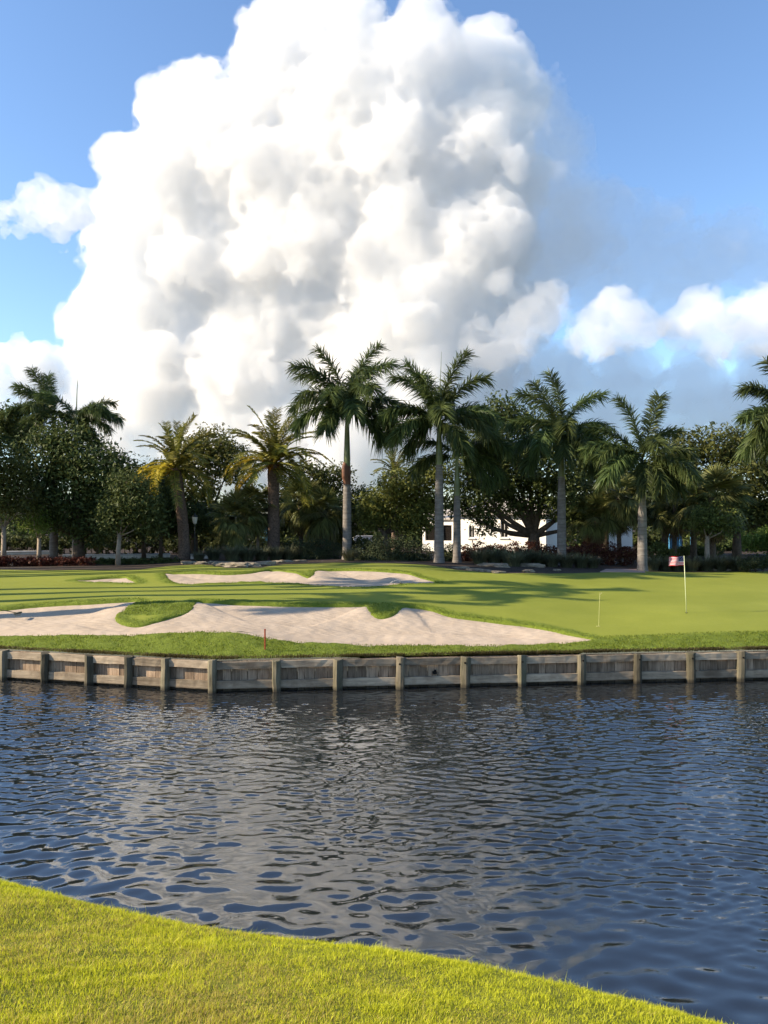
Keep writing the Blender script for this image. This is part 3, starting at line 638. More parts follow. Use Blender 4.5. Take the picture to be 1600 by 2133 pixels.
fan_palm(628, 1150, 1045, 61, 'dark fan palm right of the bushy date palm', 43, 1.3, 36, 4)
fan_palm(672, 1150, 1065, 60, 'drooping fan palm left of the tallest royal palm trunk', 44, 1.3, 36, 4)
fan_palm(1290, 1160, 1035, 58, 'fan palm between the two royal palms right of the house', 45, 1.35, 38, 8)
fan_palm(1240, 1160, 1075, 58, 'low fan palm behind the dark hedge, right of the hedge-front royal palm', 46, 1.2, 30, 6)
fan_palm(1485, 1160, 1035, 56, 'shaggy fan palm with brown skirt right of the flag', 47, 1.55, 44, 16, .22)
fan_palm(1405, 1165, 1050, 59, 'fan palm behind the flag', 48, 1.25, 34, 8)
print('palms', time.time()-T0)

# ------------------------------------------------------------------ broadleaf trees
def leaf_cloud(centres, radii, n, size, r, shell=.55, flat=.0, clump=.45, per=14):
    """leaf-sized faces gathered in twigs through the crown volume"""
    C = np.array(centres); Rd = np.array(radii); wv = Rd[:, 0]*Rd[:, 1]; nc = max(1, n//per); pick = r.choice(len(C), nc, p=wv/wv.sum())
    d = r.normal(0, 1, (nc, 3)); d /= np.linalg.norm(d, axis=1)[:, None]; q = np.where(r.random(nc) < shell, r.uniform(.82, 1.08, nc), r.uniform(.2, 1, nc)**.5)
    P = C[pick]+d*Rd[pick]*q[:, None]
    P = np.repeat(P, per, 0)+r.normal(0, clump, (nc*per, 3))*np.array([1, 1, .7]); out = np.repeat(d, per, 0)
    nrm = out*.5+r.normal(0, .6, (len(P), 3))+np.array([0, 0, .45]); nrm /= np.linalg.norm(nrm, axis=1)[:, None]
    a = r.normal(0, 1, (len(P), 3)); a -= nrm*(a*nrm).sum(1)[:, None]; a /= np.linalg.norm(a, axis=1)[:, None]; b = np.cross(nrm, a)
    s = (size*r.uniform(.6, 1.3, len(P)))[:, None]; bendv = -nrm*s*.18
    V = np.stack([P-a*s, P+b*s*.42+bendv*0, P+a*s+bendv, P-b*s*.42], 1).reshape(-1, 3); o = (np.arange(len(P))*4)[:, None]
    T = np.concatenate([o+[0, 1, 2], o+[0, 2, 3]], 1).reshape(-1, 3)
    tone = np.repeat(np.repeat(r.normal(0, .16, nc), per), 4)+np.repeat(np.clip(r.normal(.5, .22, len(P)), 0, 1), 4)
    return V, T, np.clip(tone, 0, 1)
def tree(name, label, px, base_py, Y, blobs, mat, seed, n=9000, size=.16, bark='bark', rb=.3, zsq=.85, group='broadleaf trees behind the green', depth=.9, lean=0., x=None, clump=.4):
    r = random.Random(seed); rn = np.random.default_rng(seed); x = (px-800)/F*Y if x is None else x; z0 = gz(x, Y); k = Y/F
    t = thing(name, (x, Y, z0-.1), label, 'tree', group); cs, rs = [], []
    for (bx, by, br) in blobs:
        p = at(bx, by, Y); p.y += r.uniform(-.5, .5)*br*k; cs.append(p-t.location); rs.append((br*k, br*k*depth, br*k*zsq))
    V, T, tone = leaf_cloud(cs, rs, n, size, rn, clump=clump)
    ob('crown', mesh_np('crown', V, T, [M[mat]], False, {'v': tone}), t)
    mb = MB(); zt = min(c_.z for c_ in cs); fork = Vector((lean, 0, max(.9, zt*.72)))
    mb.tube([(0, 0, 0), (lean*.3, 0, fork.z*.5), fork], [rb*1.25, rb, rb*.85], 9)
    for c_, rd in zip(cs, rs):
        m1 = fork.lerp(c_, .5)+Vector((r.uniform(-.3, .3), r.uniform(-.3, .3), -.12*(c_-fork).length)); rr_ = rb*.5*min(1.2, .6+rd[0]/5)
        mb.tube([fork-Vector((0, 0, .2)), m1, c_], [rr_, rr_*.65, rr_*.25], 6)
        for _ in range(4):
            d = Vector((r.gauss(0, 1), r.gauss(0, 1), r.gauss(.3, 1))).normalized(); mb.tube([m1.lerp(c_, r.uniform(.3, 1)), c_+Vector((d.x*rd[0], d.y*rd[1], d.z*rd[2]))*.85], [rr_*.3, .015], 4)
    ob('trunk', mb.mesh('trunk', M[bark], True), t); return t
tree('oak_tree', 'big dark oak with dense crown at the left below the windswept palm', 165, 1180, 55, [(90, 955, 66), (160, 945, 66), (110, 905, 42), (205, 985, 66), (62, 1010, 55), (245, 985, 45), (150, 1040, 75), (240, 1050, 55), (95, 1065, 45), (190, 1095, 45)], 'leaf_dark', 61, 26000, .15, rb=.4)
tree('tree', 'olive tree with a straight pale trunk at the left picture edge', 8, 1178, 51, [(5, 975, 45), (-35, 960, 50), (25, 1030, 42), (-30, 1040, 50), (40, 1065, 25)], 'leaf_mid', 62, 9000, .13, 'bark_pale', .16)
tree('tree', 'small tree on a slim pale trunk right of the red hedge end', 246, 1187, 49.5, [(255, 1050, 36), (292, 1045, 42), (305, 1085, 30), (235, 1085, 28), (270, 1010, 30)], 'leaf_dark', 63, 8000, .12, 'bark_pale', .15, lean=.1)
tree('tree', 'rounded tree with sunlit top behind the leaning date palm', 405, 1165, 64, [(400, 945, 40), (440, 930, 45), (335, 1000, 45), (315, 1055, 45), (400, 1015, 55), (435, 1080, 45), (350, 1090, 40), (478, 965, 45), (290, 1000, 35)], 'leaf_olive', 64, 20000, .17, rb=.3)
tree('tree', 'thin-stemmed dark tree left of the leaning date palm trunk', 335, 1172, 58, [(335, 1060, 40), (300, 1090, 32), (365, 1085, 30), (330, 1015, 35), (410, 1075, 30)], 'leaf_dark', 65, 9000, .15, rb=.14)
tree('tree', 'tree filling the gap between the bushy date palm and the tallest royal palm', 690, 1160, 66, [(640, 1000, 42), (695, 1000, 36), (665, 1055, 55), (735, 1065, 45), (600, 1070, 45), (760, 1040, 30), (700, 1100, 40)], 'leaf_mid', 66, 14000, .17, rb=.25)
tree('tree', 'layered olive tree between the tallest and the spear-leaved royal palms', 808, 1160, 60, [(835, 1010, 42), (800, 1050, 42), (880, 1030, 45), (868, 1075, 42), (775, 1080, 32), (900, 985, 28), (835, 1085, 30)], 'leaf_olive', 67, 13000, .16, rb=.25, lean=-.3, zsq=.7)
tree('spreading_tree', 'large spreading tree with thick forked trunk in front of the white house', 1112, 1165, 60, [(1045, 850, 32), (1012, 885, 42), (1090, 875, 42), (1050, 930, 55), (970, 985, 45), (1045, 985, 62), (1125, 975, 70), (1000, 1040, 45), (1085, 1030, 55), (1180, 1035, 65), (1225, 1070, 42), (955, 1055, 26), (1150, 920, 40), (1010, 1090, 26)], 'leaf_dark', 68, 26000, .17, rb=.5)
tree('tree', 'dark tree behind the two royal palms right of the house', 1262, 1160, 66, [(1262, 965, 50), (1230, 1010, 50), (1290, 1030, 50), (1215, 950, 40), (1330, 1000, 45), (1350, 1060, 40)], 'leaf_dark', 69, 13000, .18, rb=.25)
tree('tree', 'broad sunlit tree at the right behind the shaggy fan palm', 1535, 1165, 62, [(1435, 930, 42), (1490, 925, 45), (1545, 930, 42), (1600, 960, 50), (1450, 985, 52), (1530, 995, 55), (1590, 1040, 48), (1650, 990, 60), (1400, 970, 35), (1560, 1070, 36), (1640, 1060, 50)], 'leaf_mid', 70, 22000, .17, rb=.34)
tree('tree', 'dark-trunked tree behind the flag', 1385, 1165, 64, [(1400, 1010, 45), (1375, 1055, 42), (1425, 1070, 36), (1460, 1065, 36)], 'leaf_dark', 71, 9000, .16, rb=.26)
tree('tree', 'tree with black trunk right of the flag under the shaggy palm', 1445, 1170, 60, [(1450, 1050, 36), (1490, 1075, 34), (1520, 1060, 36), (1430, 1020, 34)], 'leaf_dark', 72, 8000, .15, rb=.24)
tree('tree', 'pale forked-trunk tree at the far right of the ornamental grass', 1473, 1176, 54, [(1462, 1085, 22), (1490, 1070, 24), (1510, 1090, 22)], 'leaf_mid', 73, 3500, .12, 'bark_pale', .17)
tree('tree', 'small sapling with lit yellow-green leaves at the left above the red hedge', 82, 1175, 53, [(78, 1082, 18), (64, 1095, 13), (90, 1098, 12), (74, 1068, 12)], 'leaf_bright', 74, 1500, .10, 'bark_pale', .15)
tree('tree', 'dark tree with bare lower trunks between the oak and the leaning date palm', 300, 1175, 60, [(215, 1040, 50), (260, 1080, 45), (200, 1095, 40), (315, 1020, 35)], 'leaf_dark', 75, 9000, .16, rb=.16)
tree('bush_tree', 'bright sunlit bush at the right picture edge', 1600, 1160, 69, [(1598, 1118, 24), (1575, 1130, 18), (1618, 1125, 24), (1550, 1125, 14)], 'leaf_bright', 76, 3500, .14, rb=.08)
# trees standing left of the picture, whose long shadows cross the green
for i, (x_, y_, hh, rad) in enumerate([(-33, 48, 14, 3.0), (-36, 53, 14, 3.4), (-42, 58, 13, 3.4), (-33, 62, 12, 3.4)]):
    r = random.Random(300+i); px = 800+x_/y_*F; k = y_/F
    tops = [(px+r.uniform(-1, 1)*rad/k*.7, HOR-(hh-EYE+r.uniform(-1, .3)*rad)/k, rad/k*r.uniform(.45, .65)) for _ in range(7)]
    tree('tree', f'{ORD[i]} of the shade trees left of the picture, nearest the lake first', 0, 0, y_, tops, 'leaf_mid', 310+i, 6000, .2, rb=.28, x=x_, group='shade trees left of the green')
for i, (x_, y_, hh) in enumerate([(-20, 27.3, 11), (-21.5, 29.3, 15), (-23, 31.0, 18), (-22.5, 33.2, 13), (-27, 39.4, 20), (-27.5, 42, 16), (-30, 44.5, 19)]):
    px = 800+x_/y_*F; royal_palm(px, 0, HOR-(hh*.72-EYE+2)/y_*F, HOR-(hh*.88-EYE+2)/y_*F, y_, f'{ORD[i]} of the palms left of the picture, nearest the lake first', 330+i, .6, keys=['up', 'high', 'high', 'mid', 'mid', 'mid', 'low', 'low', 'low'])
for i, (x_, y_, hh) in enumerate([(-29, 38.2, 24), (-28, 40.8, 25), (-32, 43.4, 26)]):
    px = 800+x_/y_*F; royal_palm(px, 0, HOR-(hh*.75-EYE+2)/y_*F, HOR-(hh*.86-EYE+2)/y_*F, y_, f'{ORD[i]} of the very tall palms left of the picture, nearest the lake first', 350+i, .95)
print('trees', time.time()-T0)

# distant wood behind everything
r_ = np.random.default_rng(8); cs = []; rs = []
for i in range(46):
    x_ = -62+i*2.75+r_.uniform(-1, 1); y_ = r_.uniform(86, 98); hh = r_.uniform(2.6, 4.4); cs.append((x_, y_, 1.8+hh*.8)); rs.append((3.0, 3.0, hh*.95))
V, T, tone = leaf_cloud(cs, rs, 60000, .3, r_, clump=.7)
ob('distant_wood', mesh_np('distant_wood', V, T, [M['leaf_dark']], False, {'v': tone}), kind='stuff', label='dark mass of distant trees behind the houses', cat='wood')

# ------------------------------------------------------------------ hedges, shrubs, grasses, rocks
def hedge(name, label, px0, px1, py_top, Y, depth, mat, n, size, seed, lump=.12, cat='hedge', base=None, per=10):
    r = np.random.default_rng(seed); x0 = (px0-800)/F*Y; x1 = (px1-800)/F*Y; xm = (x0+x1)/2; zb = gz(xm, Y)-.05; zt = at(800, py_top, Y).z
    t = thing(name, (xm, Y, zb), label, cat); H = zt-zb; L = x1-x0; k = max(2, int(L/.55)); cs, rs = [], []
    for i in range(k):
        for row in range(2):
            f = (i+.5)/k; cs.append((-L/2+L*f, r.uniform(-.25, .25)*depth, H*(.33+.34*row)+r.uniform(-.5, .5)*lump)); rs.append((L/k*.9, depth*.5, H*.34+r.uniform(-1, 1)*lump))
    V, T, tone = leaf_cloud(cs, rs, n, size, r, .7, clump=.09, per=per); ob('foliage', mesh_np('foliage', V, T, [M[mat]], False, {'v': tone}), t)
    mb = MB(); rr_ = random.Random(seed)
    for i in range(int(L/.5)+2):
        x_ = -L/2+.2+(L-.4)*i/(int(L/.5)+1)
        for _ in range(3): mb.tube([(x_, 0, 0), (x_+rr_.uniform(-.3, .3), rr_.uniform(-.3, .3)*depth, H*.8)], [.025, .008], 4)
    ob('stems', mb.mesh('stems', M['bark']), t); return t
hedge('red_hedge', 'clipped dark red hedge at the left behind the green', -60, 192, 1160, 50, 1.1, 'leaf_red', 9000, .085, 81)
hedge('dark_hedge', 'low near-black hedge right of the red hedge under the trees', 196, 372, 1164, 52, .9, 'leaf_dark', 5000, .09, 82)
hedge('croton_hedge', 'dark red and orange hedge in front of the white house', 958, 1325, 1133, 54.5, 1.6, 'leaf_red', 17000, .09, 83, .18)
hedge('tall_hedge', 'tall black-green hedge deep behind the oak and the leaning date palm', -120, 560, 1108, 69, 1.6, 'leaf_dark', 16000, .16, 84, .35)
hedge('tall_hedge', 'tall dark hedge deep behind the trees right of the white house', 1290, 1398, 1105, 78, 1.6, 'leaf_dark', 6000, .16, 85, .35)
hedge('tall_hedge', 'tall dark hedge deep behind the shaggy fan palm', 1436, 1680, 1118, 76, 1.6, 'leaf_dark', 9000, .16, 86, .35)
hedge('tall_hedge', 'dark hedge deep behind the tallest royal palm', 560, 800, 1122, 68, 1.4, 'leaf_dark', 9000, .14, 87, .3)
def bush(name, label, blobs, Y, mat, n, size, seed, cat='shrub', group=None, per=14, clump=.13):
    r = np.random.default_rng(seed); bx = sum(b[0] for b in blobs)/len(blobs); x = (bx-800)/F*Y; zb = gz(x, Y)-.05; t = thing(name, (x, Y, zb), label, cat, group); cs, rs = [], []
    for (px, py, rx, ry) in blobs: p = at(px, py, Y); cs.append(p-t.location+Vector((0, r.uniform(-.4, .4), 0))); rs.append((rx*Y/F, rx*Y/F*.8, ry*Y/F))
    V, T, tone = leaf_cloud(cs, rs, n, size, r, .75, clump=clump, per=per); V[:, 2] = np.maximum(V[:, 2], .01); ob('foliage', mesh_np('foliage', V, T, [M[mat]], False, {'v': tone}), t)
    mb = MB(); rr_ = random.Random(seed)
    for c_ in cs:
        for _ in range(4): mb.tube([(c_.x*.6, c_.y*.6, 0), c_+Vector((rr_.uniform(-.3, .3), rr_.uniform(-.2, .2), rr_.uniform(0, .3)))], [.03, .008], 4)
    ob('stems', mb.mesh('stems', M['bark']), t); return t
bush('shrub', 'low dark juniper left of the tallest royal palm', [(620, 1145, 30, 18), (660, 1142, 32, 20), (690, 1150, 25, 18), (640, 1158, 40, 14)], 54.5, 'juniper', 8000, .07, 91, group='junipers')
bush('shrub', 'broad dark juniper between the tallest and the spear-leaved royal palms', [(760, 1150, 30, 20), (800, 1143, 35, 26), (840, 1145, 35, 26), (870, 1150, 28, 22), (800, 1162, 55, 14), (860, 1164, 40, 12)], 52.5, 'juniper', 14000, .07, 92, group='junipers')
bush('shrub', 'small dark bush between the trunks of the close royal palm pair', [(935, 1150, 16, 18), (932, 1163, 18, 10)], 53.5, 'juniper', 3000, .07, 93, group='junipers')
bush('shrub', 'green bush right of the path-side royal palm', [(1370, 1150, 22, 20), (1390, 1160, 20, 14)], 55, 'leaf_mid', 3500, .09, 94)
bush('shrub', 'trimmed green bush line under the trees behind the flag', [(1440, 1148, 30, 10), (1480, 1150, 28, 9), (1415, 1150, 20, 10)], 66, 'leaf_mid', 4000, .1, 95)
bush('shrub', 'low green shrub at the right picture edge among the rocks', [(1575, 1172, 24, 11), (1600, 1168, 20, 12), (1555, 1176, 16, 8)], 50, 'juniper', 4000, .07, 96)
# ornamental grass clumps
def clump_mesh(seed, n=420):
    r = np.random.default_rng(seed); a = r.uniform(0, 2*np.pi, n); rad = .22*np.sqrt(r.random(n)); P = np.stack([np.cos(a)*rad, np.sin(a)*rad, np.zeros(n)], 1); L = r.uniform(.55, 1.05, n); out = np.stack([np.cos(a), np.sin(a), 0*a], 1)*(.35+.75*r.random(n))[:, None]+r.normal(0, .12, (n, 3))*np.array([1, 1, 0])
    up = np.array([0, 0, 1.]); side = np.stack([-np.sin(a), np.cos(a), 0*a], 1)*.008; pts = [P]
    for q in (.4, .75, 1.): pts.append(P+L[:, None]*(up*(q-.42*q*q*np.linalg.norm(out, axis=1)[:, None])+out*q*q*.75))
    V = np.stack([pts[0]-side, pts[0]+side, pts[1]+side, pts[1]-side, pts[2]+side*.8, pts[2]-side*.8, pts[3]], 1).reshape(-1, 3); o = (np.arange(n)*7)[:, None]
    T = np.concatenate([o+[0, 1, 2], o+[0, 2, 3], o+[3, 2, 4], o+[3, 4, 5], o+[5, 4, 6]], 1).reshape(-1, 3)
    return mesh_np('grass_clump', V, T, [M['muhly']], False, {'v': np.repeat(np.clip(r.normal(.5, .25, n), 0, 1), 7)})
CL = [clump_mesh(400+k) for k in range(4)]
rr = random.Random(9)
def clumps(pts, where, group, sz=1.):
    for i, (px, py, Y, s_) in enumerate(sorted(pts)):
        x = (px-800)/F*Y
        ob('ornamental_grass', CL[i % 4], None, (x, Y, gz(x, Y)-.03), (0, 0, rr.uniform(0, 6)), f'{ORD[i]} ornamental grass clump from the left {where}', 'grass clump', group, scale=(s_*sz*1.5, s_*sz*1.4, s_*sz*1.2))
clumps([(415, 0, 52, .8), (445, 0, 53.5, 1.1), (485, 0, 50.5, 1.25), (515, 0, 51, 1.25), (545, 0, 52, 1.1), (575, 0, 52.5, 1.1), (600, 0, 53, 1.15), (728, 0, 50.5, 1.0)], 'in the bed under the two date palms', 'grass clumps under the date palms')
clumps([(1000, 0, 50.5, 1.2), (1030, 0, 50.8, 1.3), (1060, 0, 50.5, 1.2), (1072, 0, 48.6, 1.05), (1095, 0, 51, 1.25), (1125, 0, 51, 1.2), (1150, 0, 50, 1.1), (1180, 0, 50, 1.15), (1210, 0, 50.5, 1.15), (1235, 0, 50.5, .95)], 'in the bed in front of the dark red hedge', 'grass clumps before the red hedge')
clumps([(1358, 0, 50.5, 1.05), (1385, 0, 51, 1.1), (1410, 0, 51.5, 1.15), (1440, 0, 51, 1.1), (1470, 0, 51.5, 1.2), (1500, 0, 51.5, 1.2), (1525, 0, 52, 1.25), (1550, 0, 51, 1.0)], 'in the bed right of the paved path', 'grass clumps right of the path')
def rock_mesh(seed):
    import bmesh
    r = random.Random(seed); bm = bmesh.new(); bmesh.ops.create_icosphere(bm, subdivisions=3, radius=.5); off = Vector((seed*3.1, seed*1.7, 0))
    for v in bm.verts:
        d = v.co.normalized(); q = 1+.35*mnoise.noise(d*1.6+off)+.2*mnoise.noise(d*4+off)+.1*mnoise.noise(d*9+off); v.co = d*.5*q; v.co.z = max(min(v.co.z*.62, .24+.04*mnoise.noise(d*5+off)), -.2)
    me = bpy.data.meshes.new('rock'); bm.to_mesh(me); bm.free(); me.materials.append(M['rock']); return me
RK = [rock_mesh(k+1) for k in range(6)]
def rocks(pts, where, group):
    for i, (px, py, s_, asp) in enumerate(sorted(pts)):
        X, Y = hit(px, py); ob('rock', RK[i % 6], None, (X, Y, gz(X, Y)+.07*s_), (rr.uniform(-.1, .1), rr.uniform(-.1, .1), rr.uniform(-.4, .4)), f'{ORD[i]} limestone boulder from the left {where}', 'rock', group, scale=(s_*asp, s_*.8, s_*.8))
rocks([(395, 1175, .7, 1.5), (418, 1175, .6, 1.4), (448, 1174, .6, 1.5), (468, 1180, 1.0, 1.5), (495, 1181, 1.0, 1.6), (520, 1180, .9, 1.6), (545, 1178, .9, 1.8), (572, 1173, .6, 1.8), (595, 1171, .5, 2.0), (625, 1170, .45, 2.2)], 'in the rim of the bed under the date palms', 'rocks under the date palms')
rocks([(960, 1185, .5, 2.0), (990, 1189, .5, 2.0), (1015, 1191, .5, 1.8), (1040, 1194, .5, 1.8), (1030, 1181, .9, 2.2), (1105, 1181, .9, 2.0), (1100, 1192, .6, 1.4), (1160, 1189, .4, 1.2)], 'in the bed in front of the dark red hedge', 'rocks before the red hedge')
rocks([(1462, 1188, .7, 1.5), (1485, 1189, .6, 1.5), (1508, 1189, .6, 1.6), (1530, 1187, .65, 1.5), (1550, 1186, .5, 1.4), (1588, 1179, 1.1, 1.3), (1560, 1188, .5, 2.0)], 'in the bed right of the flag', 'rocks right of the flag')

# ------------------------------------------------------------------ houses and garden walls behind the trees
def build_house():
    Y = 73.5; o = at(945, 1150, Y); zb = gz(o.x, Y)-.2; ang = R(-30)     # facade turned towards the evening sun
    t = thing('white_house', (o.x, Y, zb), 'white rendered house with dark windows behind the spreading tree', 'house', rz=0)
    ca, sa = math.cos(R(-28)), math.sin(R(-28)); ex = Vector((ca, sa, 0)); ey = Vector((-sa, ca, 0)); Rm = Matrix(((ca, -sa, 0), (sa, ca, 0), (0, 0, 1)))
    def P(u, v, z): return ex*u+ey*v+Vector((0, 0, z))
    H = 3.75; L = 9.0; wins = [(1.55, 2.15, 1.55, 2.65), (4.7, 5.45, 1.6, 3.15), (7.4, 8.1, 1.6, 3.1)]
    mb = MB(); us = sorted({0, L, *[w_[0] for w_ in wins], *[w_[1] for w_ in wins]})      # wall with real openings
    for a, b in zip(us[:-1], us[1:]):
        wn = [w_ for w_ in wins if w_[0] <= a < w_[1]]
        if wn: spans = [(0, wn[0][2]), (wn[0][3], H)]
        else: spans = [(0, H)]
        for z0, z1 in spans: mb.box(P((a+b)/2, .15, (z0+z1)/2), (b-a, .3, z1-z0), Rm)
    mb.box(P(.15, 3.3, H/2), (.3, 6, H), Rm); mb.box(P(L-.15, 3.3, H/2), (.3, 6, H), Rm); mb.box(P(L/2, 6.3, H/2), (L-.6, .3, H), Rm)
    ob('wall', mb.mesh('wall', M['white_wall']), t)
    for (a, b, z0, z1) in wins:
        mb = MB(); f = .08
        for (u0, u1, q0, q1) in ((a, a+f, z0, z1), (b-f, b, z0, z1), (a+f, b-f, z0, z0+f), (a+f, b-f, z1-f, z1), ((a+b)/2-.02, (a+b)/2+.02, z0+f, z1-f)): mb.box(P((u0+u1)/2, .1, (q0+q1)/2), (u1-u0, .08, q1-q0), Rm)
        wo = ob('window', mb.mesh('window', M['trim']), t)
        mb = MB(); mb.box(P((a+b)/2, .14, (z0+z1)/2), (b-a-.02, .02, z1-z0-.02), Rm); ob('pane', mb.mesh('pane', M['glass']), wo)
        mb = MB(); mb.box(P((a+b)/2, -.06, z0-.06), (b-a+.24, .14, .1), Rm); ob('sill', mb.mesh('sill', M['trim']), wo)
    mb = MB(); e = .5; c1 = [P(-e, -e, H+.003), P(L+e, -e, H+.003), P(L+e, 7, H+.003), P(-e, 7, H+.003)]; rd = [P(2.4, 3.2, H+1.5), P(L-2.4, 3.2, H+1.5)]
    mb.add(c1+rd+[p+Vector((0, 0, .14)) for p in c1], [(0, 3, 2, 1), (6, 7, 5, 4), (7, 8, 5), (8, 9, 4, 5), (9, 6, 4), (0, 1, 7, 6), (1, 2, 8, 7), (2, 3, 9, 8), (3, 0, 6, 9)])
    ob('roof', mb.mesh('roof', M['roof_tile']), t)
    # left wing with a row of large windows
    wg = []; mb = MB(); y0 = .6
    for i in range(3): mb.box(P(-.25-i*1.55, y0, 2.0), (.28, .28, 1.5), Rm)
    mb.box(P(-1.8, y0, .62), (3.4, .3, 1.24), Rm); mb.box(P(-1.8, y0, 3.0), (3.4, .3, .5), Rm)
    ob('wing_wall', mb.mesh('wing_wall', M['white_wall']), t)
    for i in range(2):
        mb = MB(); mb.box(P(-1.025-i*1.55, y0+.05, 2.0), (1.26, .04, 1.5), Rm); ob('wing_window', mb.mesh('wing_window', M['glass']), t)
    mb = MB(); c1 = [P(-3.8, .2, 3.26), P(-.1, .2, 3.26), P(-.1, 4.5, 4.2), P(-3.8, 4.5, 4.2)]; mb.add(c1+[p+Vector((0, 0, .12)) for p in c1], [(0, 3, 2, 1), (4, 5, 6, 7), (0, 1, 5, 4), (1, 2, 6, 5), (2, 3, 7, 6), (3, 0, 4, 7)]); ob('wing_roof', mb.mesh('wing_roof', M['roof_tile']), t)
build_house()
def box_wall(name, label, px0, px1, py_top, Y, mat, cat, rz=0., thick=.35, cap=True):
    a = at(px0, 1150, Y); b = at(px1, 1150, Y); xm = (a.x+b.x)/2; zb = gz(xm, Y)-.2; zt = at(800, py_top, Y).z; L = b.x-a.x
    t = thing(name, (xm, Y, zb), label, cat, rz=rz); mb = MB(); mb.box((0, 0, (zt-zb)/2), (L, thick, zt-zb)); ob('wall', mb.mesh('wall', M[mat]), t)
    if cap: mb = MB(); mb.box((0, 0, zt-zb+.052), (L+.1, thick+.12, .1), bev=.02); ob('coping', mb.mesh('coping', M['trim']), t)
    return t
box_wall('garden_wall', 'low white garden wall showing in gaps behind the near-black hedge', 140, 350, 1157, 60, 'white_wall', 'wall', .25)
box_wall('garden_wall', 'low pale stone wall behind the lantern post', 396, 452, 1157, 56, 'stone_wall', 'wall', .1)
box_wall('garden_wall', 'white wall piece between trunks right of the dark red hedge', 1255, 1320, 1096, 76, 'white_wall', 'wall', .3)
box_wall('garden_wall', 'white wall glimpsed at the left picture edge behind the hedge', -20, 110, 1150, 68, 'stone_wall', 'wall', .3)
box_wall('garden_wall', 'low white wall glimpsed left of the layered olive tree', 735, 775, 1118, 78, 'white_wall', 'wall', .3)
def shed(name, label, px0, px1, py_top, Y, mat, cat):
    a = at(px0, 1150, Y); b = at(px1, 1150, Y); xm = (a.x+b.x)/2; zb = gz(xm, Y)-.1; H = at(800, py_top, Y).z-zb; L = b.x-a.x; t = thing(name, (xm, Y, zb), label, cat, rz=.35)
    mb = MB()
    for sx in (-1, 1):
        for sy in (-1, 1): mb.box((sx*(L/2-.08), sy*.7, H/2), (.16, .16, H))
    ob('frame', mb.mesh('frame', M[mat]), t)
    mb = MB(); mb.box((0, 0, H+.062), (L+.5, 2.0, .12), bev=.02); ob('roof', mb.mesh('roof', M['trim']), t)
    mb = MB(); mb.box((0, .66, H*.45), (L-.34, .05, H*.88)); ob('back_panel', mb.mesh('back_panel', M[mat]), t)
    mb = MB(); mb.box((0, -.68, H*.86), (L-.34, .06, .16)); ob('cross_rail', mb.mesh('cross_rail', M[mat]), t)
shed('pavilion', 'small blue pavilion behind the flag between dark trunks', 1402, 1434, 1096, 70, 'blue_paint', 'pavilion')
shed('pavilion', 'pale cyan shelter glimpsed beside the bushy date palm trunk', 545, 560, 1090, 72, 'cyan_paint', 'pavilion')

# ------------------------------------------------------------------ small things
# lantern post
X, Y = (406-800)/F*54, 54; z0 = gz(X, Y); H = at(0, 1092, Y).z-z0
t = thing('lamp_post', (X, Y, z0), 'dark lantern post right of the leaning date palm trunk', 'lamp post')
mb = MB(); mb.tube([(0, 0, 0), (0, 0, .35), (0, 0, .4), (0, 0, H)], [.09, .08, .045, .035], 8); ob('pole', mb.mesh('pole', M['dark_metal']), t)
mb = MB(); mb.tube([(0, 0, H), (0, 0, H+.08), (0, 0, H+.5)], [.05, .13, .2], 6); ob('lantern_glass', mb.mesh('lantern_glass', M['lamp_glass']), t)
mb = MB(); mb.tube([(0, 0, H+.505), (0, 0, H+.54), (0, 0, H+.68), (0, 0, H+.8)], [.24, .22, .08, .02], 6); ob('lantern_cap', mb.mesh('lantern_cap', M['dark_metal']), t)
# flagstick with flag
X, Y = hit(1430, 1277); z0 = gz(X, Y); k = Y/F
t = thing('flagstick', (X, Y, z0), 'pale flagstick flying a small striped flag on the green', 'flagstick')
dx = -4.5*k; H = 119*k
mb = MB(); mb.tube([(0, 0, -.05), (dx*.5, 0, H*.5), (dx, 0, H)], [.014, .013, .011], 8); ob('pole', mb.mesh('pole', M['stick'], True), t)
mb = MB(); mb.tube([(0, 0, .004), (0, 0, .012)], [.054, .054], 14); ob('cup', mb.mesh('cup', M['hole']), t)
W_, H_ = 31*k, 19*k; nx, ny = 26, 13; mb = MB()
def fl(u, v):
    x_ = -u*W_+dx*(.93+.07*v); y_ = .05*u**.7*math.sin(u*8+v*1.2)-.03*u; z_ = H-H_*(1-v)-.03*u*u+.018*math.sin(u*9+.6)*u-.02
    return (x_-.012, y_, z_)
for i in range(nx+1):
    for j in range(ny+1): mb.v.append(fl(i/nx, j/ny))
for i in range(nx):
    for j in range(ny): mb.f.append((i*(ny+1)+j, i*(ny+1)+j+1, (i+1)*(ny+1)+j+1, (i+1)*(ny+1)+j)); mb.m.append(2 if (i < 10 and j >= 6) else (0 if j % 2 == 0 else 1))
fo = ob('flag', mb.mesh('flag', [M['flag_red'], M['flag_white'], M['flag_blue']], True), t, label='small red and white striped flag with dark blue canton')
mb = MB()
for row in range(9):
    for q in range(6 if row % 2 == 0 else 5):
        u = (q+(.5 if row % 2 == 0 else 1.))*(10/nx)/6; v = (6+7*(row+.5)/9)/ny; p = Vector(fl(u, v)); r0 = .006
        for sgn in (-1, 1):
            pts = [p+Vector((math.sin(a)*(r0 if m_ % 2 == 0 else r0*.42), sgn*.003, math.cos(a)*(r0 if m_ % 2 == 0 else r0*.42))) for m_, a in enumerate([2*math.pi*s_/10 for s_ in range(10)])]
            mb.add(pts, [tuple(range(10))])
ob('star_field', mb.mesh('star_field', M['flag_white']), fo)
